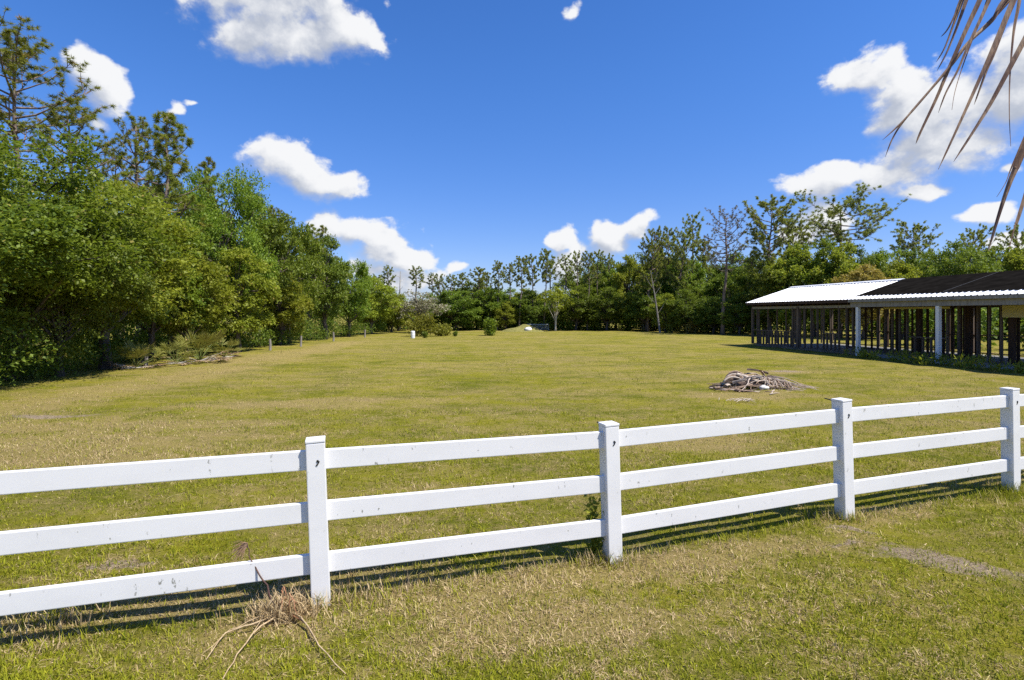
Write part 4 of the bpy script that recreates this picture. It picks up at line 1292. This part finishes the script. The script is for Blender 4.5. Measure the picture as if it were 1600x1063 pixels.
# ------------------------------------------------------------------ far small things
def small_things():
    # white barrel
    x, y = gp(645, 529)
    prof = [(0, 0), (.20, 0), (.215, .02), (.225, .25), (.215, .27), (.23, .30), (.23, .48), (.215, .50), (.225, .53), (.215, .78), (.16, .83), (.0, .83)]
    v = []; f = []; n = 20
    for r, z in prof:
        r, z = r * .78, z * .74
        for k in range(n): v.append((r * math.cos(k * 6.2832 / n), r * math.sin(k * 6.2832 / n), z))
    for i in range(len(prof) - 1):
        for k in range(n): f.append((i * n + k, i * n + (k + 1) % n, (i + 1) * n + (k + 1) % n, (i + 1) * n + k))
    me = bpy.data.meshes.new('barrel'); me.from_pydata(v, [], f); me.materials.append(M['white_post'])
    o = link('barrel', me, None, (x, y, 0)); tag(o, 'white barrel standing on the field below the grey mossy tree', 'barrel')
    mb = MB(); mb.tube([(.07, .04, .608), (.07, .04, .64)], .03, 10); mb.obj('bung', M['black'], o)
    # grassy mound
    x, y = gp(817, 518)
    nx = 24; V = []; Fc = []
    for j in range(nx + 1):
        for i in range(nx + 1):
            u, w = i / nx * 2 - 1, j / nx * 2 - 1
            r = math.hypot(u, w)
            z = max(0, 1 - r) ** .9 * .85 * (1 + .2 * math.sin(5 * u + 3 * w)) - .03
            V.append((u * 2.6, w * 1.8, z))
    for j in range(nx):
        for i in range(nx):
            q = j * (nx + 1) + i; Fc.append((q, q + 1, q + nx + 2, q + nx + 1))
    mm = simple_mat('mound_turf', (.13, .13, .03), (.26, .23, .08), 6, .9, .1, bstr=.6, bdist=.05)
    o = link('mound', np_mesh('mound', np.array(V), np.array(Fc), mm, smooth=True), None, (x, y, 0))
    tag(o, 'low grassy dirt mound at the far field edge', 'mound')
    # pale boulder beside it
    x, y = gp(825, 518.5)
    bm = bmesh.new(); bmesh.ops.create_icosphere(bm, subdivisions=3, radius=.42)
    for v_ in bm.verts:
        c = v_.co.copy(); v_.co *= 1 + .12 * math.sin(c.x * 7) * math.sin(c.y * 8 + 1) + .08 * math.sin(c.z * 11); v_.co.z *= .85
    me = bpy.data.meshes.new('boulder'); bm.to_mesh(me); bm.free(); me.materials.append(simple_mat('boulder', (.66, .64, .6), (.8, .78, .74), 3, .85, .2, bstr=.5))
    me.polygons.foreach_set('use_smooth', np.ones(len(me.polygons), bool))
    o = link('boulder', me, None, (x, y, .2)); tag(o, 'whitish boulder sitting right beside the grassy mound', 'boulder')
    # grey wire pen panel
    x, y = gp(840, 517)
    root = empty('wire_panel', (x, y, 0)); tag(root, 'grey wire fence panel right of the grassy mound', 'fence panel')
    g = simple_mat('galvanised_wire', (.36, .40, .44), (.48, .52, .56), 5, .5, .5, metal=.4)
    mb = MB(); mb.tube([(-1.3, 0, 0), (-1.3, 0, .75), (1.3, 0, .75), (1.3, 0, 0)], .04, 6); mb.obj('frame', g, root)
    mb = MB()
    for k in range(17): mb.tube([(-1.2 + k * .15, 0, .05), (-1.2 + k * .15, 0, .73)], .014, 4)
    for k in range(5): mb.tube([(-1.28, .012, .12 + k * .14), (1.28, .012, .12 + k * .14)], .012, 4)
    mb.obj('wire_mesh', g, root)
small_things()

# ------------------------------------------------------------------ dead grass clump and weed at the fence
def clump():
    x0, y0 = gp(436, 962)
    root = empty('dead_grass_clump', (x0, y0, 0)); tag(root, 'dried clump of tall grass with fallen brown stalks by the nearest fence post', 'grass clump')
    rg = np.random.default_rng(9)
    ms = [simple_mat('tan_stalk', (.34, .24, .13), (.52, .40, .24), 30, .7, .25), simple_mat('red_stalk', (.30, .13, .07), (.42, .22, .12), 30, .7, .25), simple_mat('dark_stem', (.07, .04, .035), (.14, .08, .06), 30, .7, .25)]
    def g(px, py, z=.012):
        a, b = gp(px, py); return Vector((a - x0, b - y0, z + float(gz(a, b))))
    def stalk(pts, r0, r1, mt, name='stalk'):
        # smooth the path a little
        P = []
        for i in range(len(pts) - 1):
            for q in (0, .33, .66): P.append(pts[i].lerp(pts[i + 1], q) + Vector(rg.normal(0, .004, 3)))
        P.append(pts[-1])
        mb = MB(); mb.tube(P, list(np.linspace(r0, r1, len(P))), 5); return mb.obj(name, ms[mt], root, smooth=True)
    stalk([g(445, 958, .04), g(395, 982, .05), g(352, 990, .035), g(322, 1030, .02)], .0065, .0035, 0)
    stalk([g(440, 956, .05), g(400, 974, .06), g(360, 984, .03), g(318, 1018, .02)], .0045, .002, 0)
    stalk([g(446, 960, .04), g(405, 985, .05), g(372, 1025, .03), g(348, 1062, .02)], .0065, .0035, 0)
    stalk([g(449, 960, .04), g(412, 968, .06), g(385, 1010, .03)], .0045, .002, 0)
    stalk([g(444, 958, .04), g(470, 975, .05), g(500, 1020, .03), g(540, 1062, .02)], .0065, .003, 0)
    stalk([g(446, 960, .04), g(480, 985, .03), g(500, 1018, .015)], .005, .003, 1)
    # upright dark stem with a drooping seed head
    s0 = Vector((-.02, 0, .02))
    top = Vector((xat(388, y0 + .02) - x0, .03, zat(870, y0)))
    tip = Vector((xat(384, y0 + .02) - x0, .04, zat(852, y0)))
    stalk([s0, s0.lerp(top, .45) + Vector((.02, 0, 0)), s0.lerp(top, .75), top, tip], .007, .003, 2, 'stem')
    mb = MB()
    for k in range(70):
        b = tip + Vector((rg.uniform(-.005, .005), 0, rg.uniform(-.03, .0)))
        e = b + Vector((-rg.uniform(.02, .12), rg.normal(0, .02), rg.uniform(-.11, .02)))
        mb.tube([b, b.lerp(e, .5) + Vector((0, 0, .015)), e], [.0016, .0016, .001], 3)
    o = mb.obj('seed_head', simple_mat('seed_head', (.30, .18, .11), (.42, .28, .18), 30, .8, .2), root)
    # mass of bent blades
    n = 1100
    x = rg.normal(0, .11, n) + x0 + .01; y = rg.normal(0, .06, n) + y0 + .03
    V, Fc, r, d = blades(rg, x, y, rg.uniform(.06, .21, n), rg.uniform(.004, .008, n), np.abs(rg.normal(.6, .4, n)), rg.uniform(.1, 1.1, n))
    V = V - np.array([x0, y0, 0])
    o = link('blades', np_mesh('blades', V, Fc, M['blade'], {'rnd': r, 'dry': d}), root); o['kind'] = 'stuff'
    for k in range(16):
        a = rg.uniform(0, 6.28); l = rg.uniform(.08, .2)
        stalk([Vector((rg.normal(.03, .03), rg.normal(0, .02), .03)), Vector((.03 + math.cos(a) * l * .5, math.sin(a) * l * .5, rg.uniform(.1, .18))), Vector((.03 + math.cos(a) * l, math.sin(a) * l, rg.uniform(.04, .14)))], .004, .002, rg.choice([1, 0, 0]))
clump()

def post_weed():
    x0, y0 = FENCE[2][0] - .15, FENCE[2][1] + .03
    root = empty('climbing_weed', (x0, y0, 0)); tag(root, 'small green leafy weed growing against the middle fence post', 'weed')
    rg = np.random.default_rng(14)
    P = []
    for k in range(9):
        mb = MB(); h = rg.uniform(.15, .52); dx, dy = rg.normal(0, .05), rg.normal(0, .04)
        mb.tube([(dx * .2, dy * .2, -.01), (dx * .7, dy * .7, h * .5), (dx, dy, h)], [.004, .003, .0015], 4); mb.obj('stem', M['mid_leaf'], root)
        for q in np.linspace(.15, 1, 9): P.append((dx * q, dy * q, h * q))
    P = np.repeat(np.array(P), 3, 0) + rg.normal(0, .014, (len(P) * 3, 3)); m = len(P)
    Dv = nrm(rg.normal(0, 1, (m, 3)) + np.array([0, -.2, .3])); Nv = nrm(rg.normal(0, .5, (m, 3)) + np.array([0, -.4, .8]))
    L = rg.uniform(.03, .07, m); V, Fc = leaf_arrays(P, Dv, Nv, L, L * .5)
    link('leaves', np_mesh('leaves', V, Fc, M['lime_leaf'], {'rnd': rg.random(m) * .9}), root)
post_weed()

# ------------------------------------------------------------------ dead palm frond hanging into the view at upper right
def palm_frond():
    Zf = 2.0
    def w(px, py, dz=0.0): return Vector((xat(px, Zf + dz), Zf + dz, zat(py, Zf + dz)))
    hub = w(1640, -170, .1)
    tree_root = empty('palm_tree', (4.4, .2, 0)); tag(tree_root, 'palm tree with a dried brown frond of narrow leaflets hanging in at upper right', 'palm tree')
    base = Vector((4.4, .2, 0))
    rg = np.random.default_rng(6)
    m, N = new_mat('dry_palm')
    tc = N.n('ShaderNodeTexCoord')
    n1 = N.noise(tc.outputs['Object'], 9, 4, .6)
    n2 = N.noise(N.mapping(tc.outputs['Object'], scale=(1, 1, .1)), 140, 2, .5)
    c = N.mix(N.mapr(n1, .35, .65), rgb(.19, .10, .06), rgb(.46, .30, .18))
    c = N.mix(N.mapr(n2, .4, .65, 0, .6), c, rgb(.09, .045, .035))
    finish(N, c, .5, .35, trans=.12)
    root = empty('dead_frond', hub - base); root.parent = tree_root
    def leaflet(path, w0, tipw=.25, fold=.35, name='leaflet'):
        pts = [w(*p) - hub for p in path]
        # catmull sampling
        P = []
        n = len(pts)
        for i in range(n - 1):
            p0, p1, p2, p3 = pts[max(i - 1, 0)], pts[i], pts[i + 1], pts[min(i + 2, n - 1)]
            for q in np.linspace(0, 1, 7)[:-1]:
                P.append(.5 * ((2 * p1) + (p2 - p0) * q + (2 * p0 - 5 * p1 + 4 * p2 - p3) * q * q + (3 * p1 - p0 - 3 * p2 + p3) * q ** 3))
        P.append(pts[-1])
        v = []; f = []
        K = len(P)
        tw = rg.uniform(-.5, .5)
        for i, p in enumerate(P):
            t = (P[min(i + 1, K - 1)] - P[max(i - 1, 0)]).normalized()
            side = t.cross(Vector((0, -1, 0))).normalized()
            up = side.cross(t)
            a = tw * i / K * 2
            s2 = side * math.cos(a) + up * math.sin(a); u2 = -side * math.sin(a) + up * math.cos(a)
            q = i / (K - 1)
            ww = w0 * (1 - (1 - tipw) * q) * (1 if q < .9 else (1 - q) / .1 * .8 + .2)
            th = .0012
            for k, (sx_, uz) in enumerate(((-1, 0), (0, fold), (1, 0), (0, fold - .25))):
                v.append(p + s2 * (sx_ * ww / 2) + u2 * (uz * ww / 2 + (th if k == 3 else 0)))
        for i in range(K - 1):
            for k in range(4):
                f.append((i * 4 + k, i * 4 + (k + 1) % 4, (i + 1) * 4 + (k + 1) % 4, (i + 1) * 4 + k))
        me = bpy.data.meshes.new(name); me.from_pydata([tuple(x) for x in v], [], f); me.materials.append(m)
        return link(name, me, root)
    A = [
        ([(1379, 219), (1418, 182), (1480, 109), (1512, 68), (1550, 32), (1568, 2)], .019, 0.0),
        ([(1383, 246), (1396, 214), (1418, 182), (1482, 108), (1516, 64), (1556, 24)], .014, .012),
        ([(1431, 225), (1439, 205), (1463, 154), (1482, 109), (1512, 41), (1531, 0)], .021, .03),
        ([(1466, 177), (1478, 145), (1497, 109), (1512, 73), (1527, 41), (1546, 0)], .015, -.03),
        ([(1487, 172), (1491, 147), (1501, 113), (1520, 60), (1538, 15), (1544, 0)], .017, .06),
        ([(1464, 111), (1478, 85), (1490, 56), (1501, 26), (1510, 0)], .018, .08),
        ([(1463, 97), (1476, 75), (1490, 38), (1501, 8)], .016, .10),
        ([(1470, 58), (1480, 47), (1491, 26), (1501, 0)], .012, .12),
        ([(1466, 265), (1486, 222), (1512, 165), (1539, 105), (1557, 64), (1584, 0)], .026, -.05),
        ([(1522, 164), (1531, 139), (1542, 109), (1554, 81), (1576, 22)], .015, .03),
        ([(1490, 253), (1520, 207), (1546, 165), (1572, 117), (1600, 64)], .021, -.08),
        ([(1579, 229), (1577, 180), (1578, 120), (1584, 49), (1593, 0)], .020, .05),
        ([(1544, 393), (1561, 335), (1576, 290), (1587, 263), (1600, 233)], .026, -.02),
        ([(1557, 308), (1571, 286), (1580, 263), (1600, 218)], .017, .04),
        ([(1576, 391), (1587, 350), (1600, 312)], .024, -.09),
    ]
    rach = []
    for path, w0, dz in A:
        path = path[::-1]
        (ax, ay), (bx, by) = path[0], path[min(2, len(path) - 1)]
        L = math.hypot(ax - bx, ay - by)
        ux, uy = (ax - bx) / L, (ay - by) / L
        ext = 85 + max(0, ay) * .9
        s0 = (ax + ux * ext, ay + uy * ext)
        rach.append((s0[0], s0[1], dz))
        leaflet([(s0[0], s0[1], dz)] + [(p[0], p[1], dz) for p in path], w0)
    rach.sort()
    rp = [w(x_, y_, z_) - hub for x_, y_, z_ in rach]
    for k in range(3): rp = [rp[0]] + [(rp[i - 1] + rp[i] + rp[i + 1]) / 3 for i in range(1, len(rp) - 1)] + [rp[-1]]
    mb = MB(); mb.tube(rp, [.006] * len(rp), 6); mb.obj('rachis', m, root)
    # leaf stalk back to the palm, whose trunk and crown stand out of the frame to the right
    e = Vector((4.4, .2, 4.55)) - hub
    a = rp[len(rp) // 2 + 3]
    mb = MB(); mb.tube([a, a + Vector((.12, -.05, .16)), a.lerp(e, .3) + Vector((0, 0, .42)), a.lerp(e, .65) + Vector((0, 0, .40)), e], [.006, .009, .012, .016, .03], 7); mb.obj('stalk', m, root)
    bark = M['bark']
    mb = MB(); P = []; Rr = []
    for k in range(47):
        z = -.1 + 4.7 * k / 46
        P.append((.06 * math.sin(z * .8), .04 * math.sin(z * .5), z)); Rr.append(.17 + (.022 if k % 2 else 0) + (.05 if k < 3 else 0))
    mb.tube(P, Rr, 12); mb.obj('trunk', bark, tree_root, smooth=True)
    for k in range(16):
        az_ = k * 2.4 + .3; el_ = rg.uniform(-.3, 1.1)
        d = np.array([math.cos(az_) * math.cos(el_), math.sin(az_) * math.cos(el_), math.sin(el_)])
        sd = nrm(np.cross(d, [0, 0, 1.0])); up = np.cross(sd, d)
        top = np.array([0, 0, 4.6]); hubp = top + d * .62
        V = []; Fc = []
        for q in range(26):
            an = (q - 12.5) / 12.5 * 1.9
            ld = nrm(d * math.cos(an) + sd * math.sin(an) + up * .15 * math.cos(an * 2))
            ll = .62 * rg.uniform(.85, 1.1); wv = nrm(np.cross(ld, up)) * .018
            b = len(V)
            V += [hubp, hubp + ld * ll * .5 + wv, hubp + ld * ll + np.array([0, 0, -.14]), hubp + ld * ll * .5 - wv]
            Fc.append((b, b + 1, b + 2, b + 3))
        fo = link('frond', np_mesh('frond', np.array(V), np.array(Fc), M['palmetto'], {'rnd': rg.random(26) * .9}), tree_root)
        st = MB(); st.tube([tuple(top - np.array([0, 0, .1])), tuple(top + d * .3), tuple(hubp)], [.022, .016, .010], 5); st.obj('stalk', M['palmetto'], fo)
palm_frond()

tri = sum(len(me.loop_triangles) if me.loop_triangles else sum(len(p.vertices) - 2 for p in me.polygons) if len(me.polygons) < 2000 else len(me.polygons) * (me.loops and (len(me.loops) // len(me.polygons) - 2) or 1) for me in bpy.data.meshes)
print('TRIS', tri, 'OBJECTS', len(bpy.data.objects))
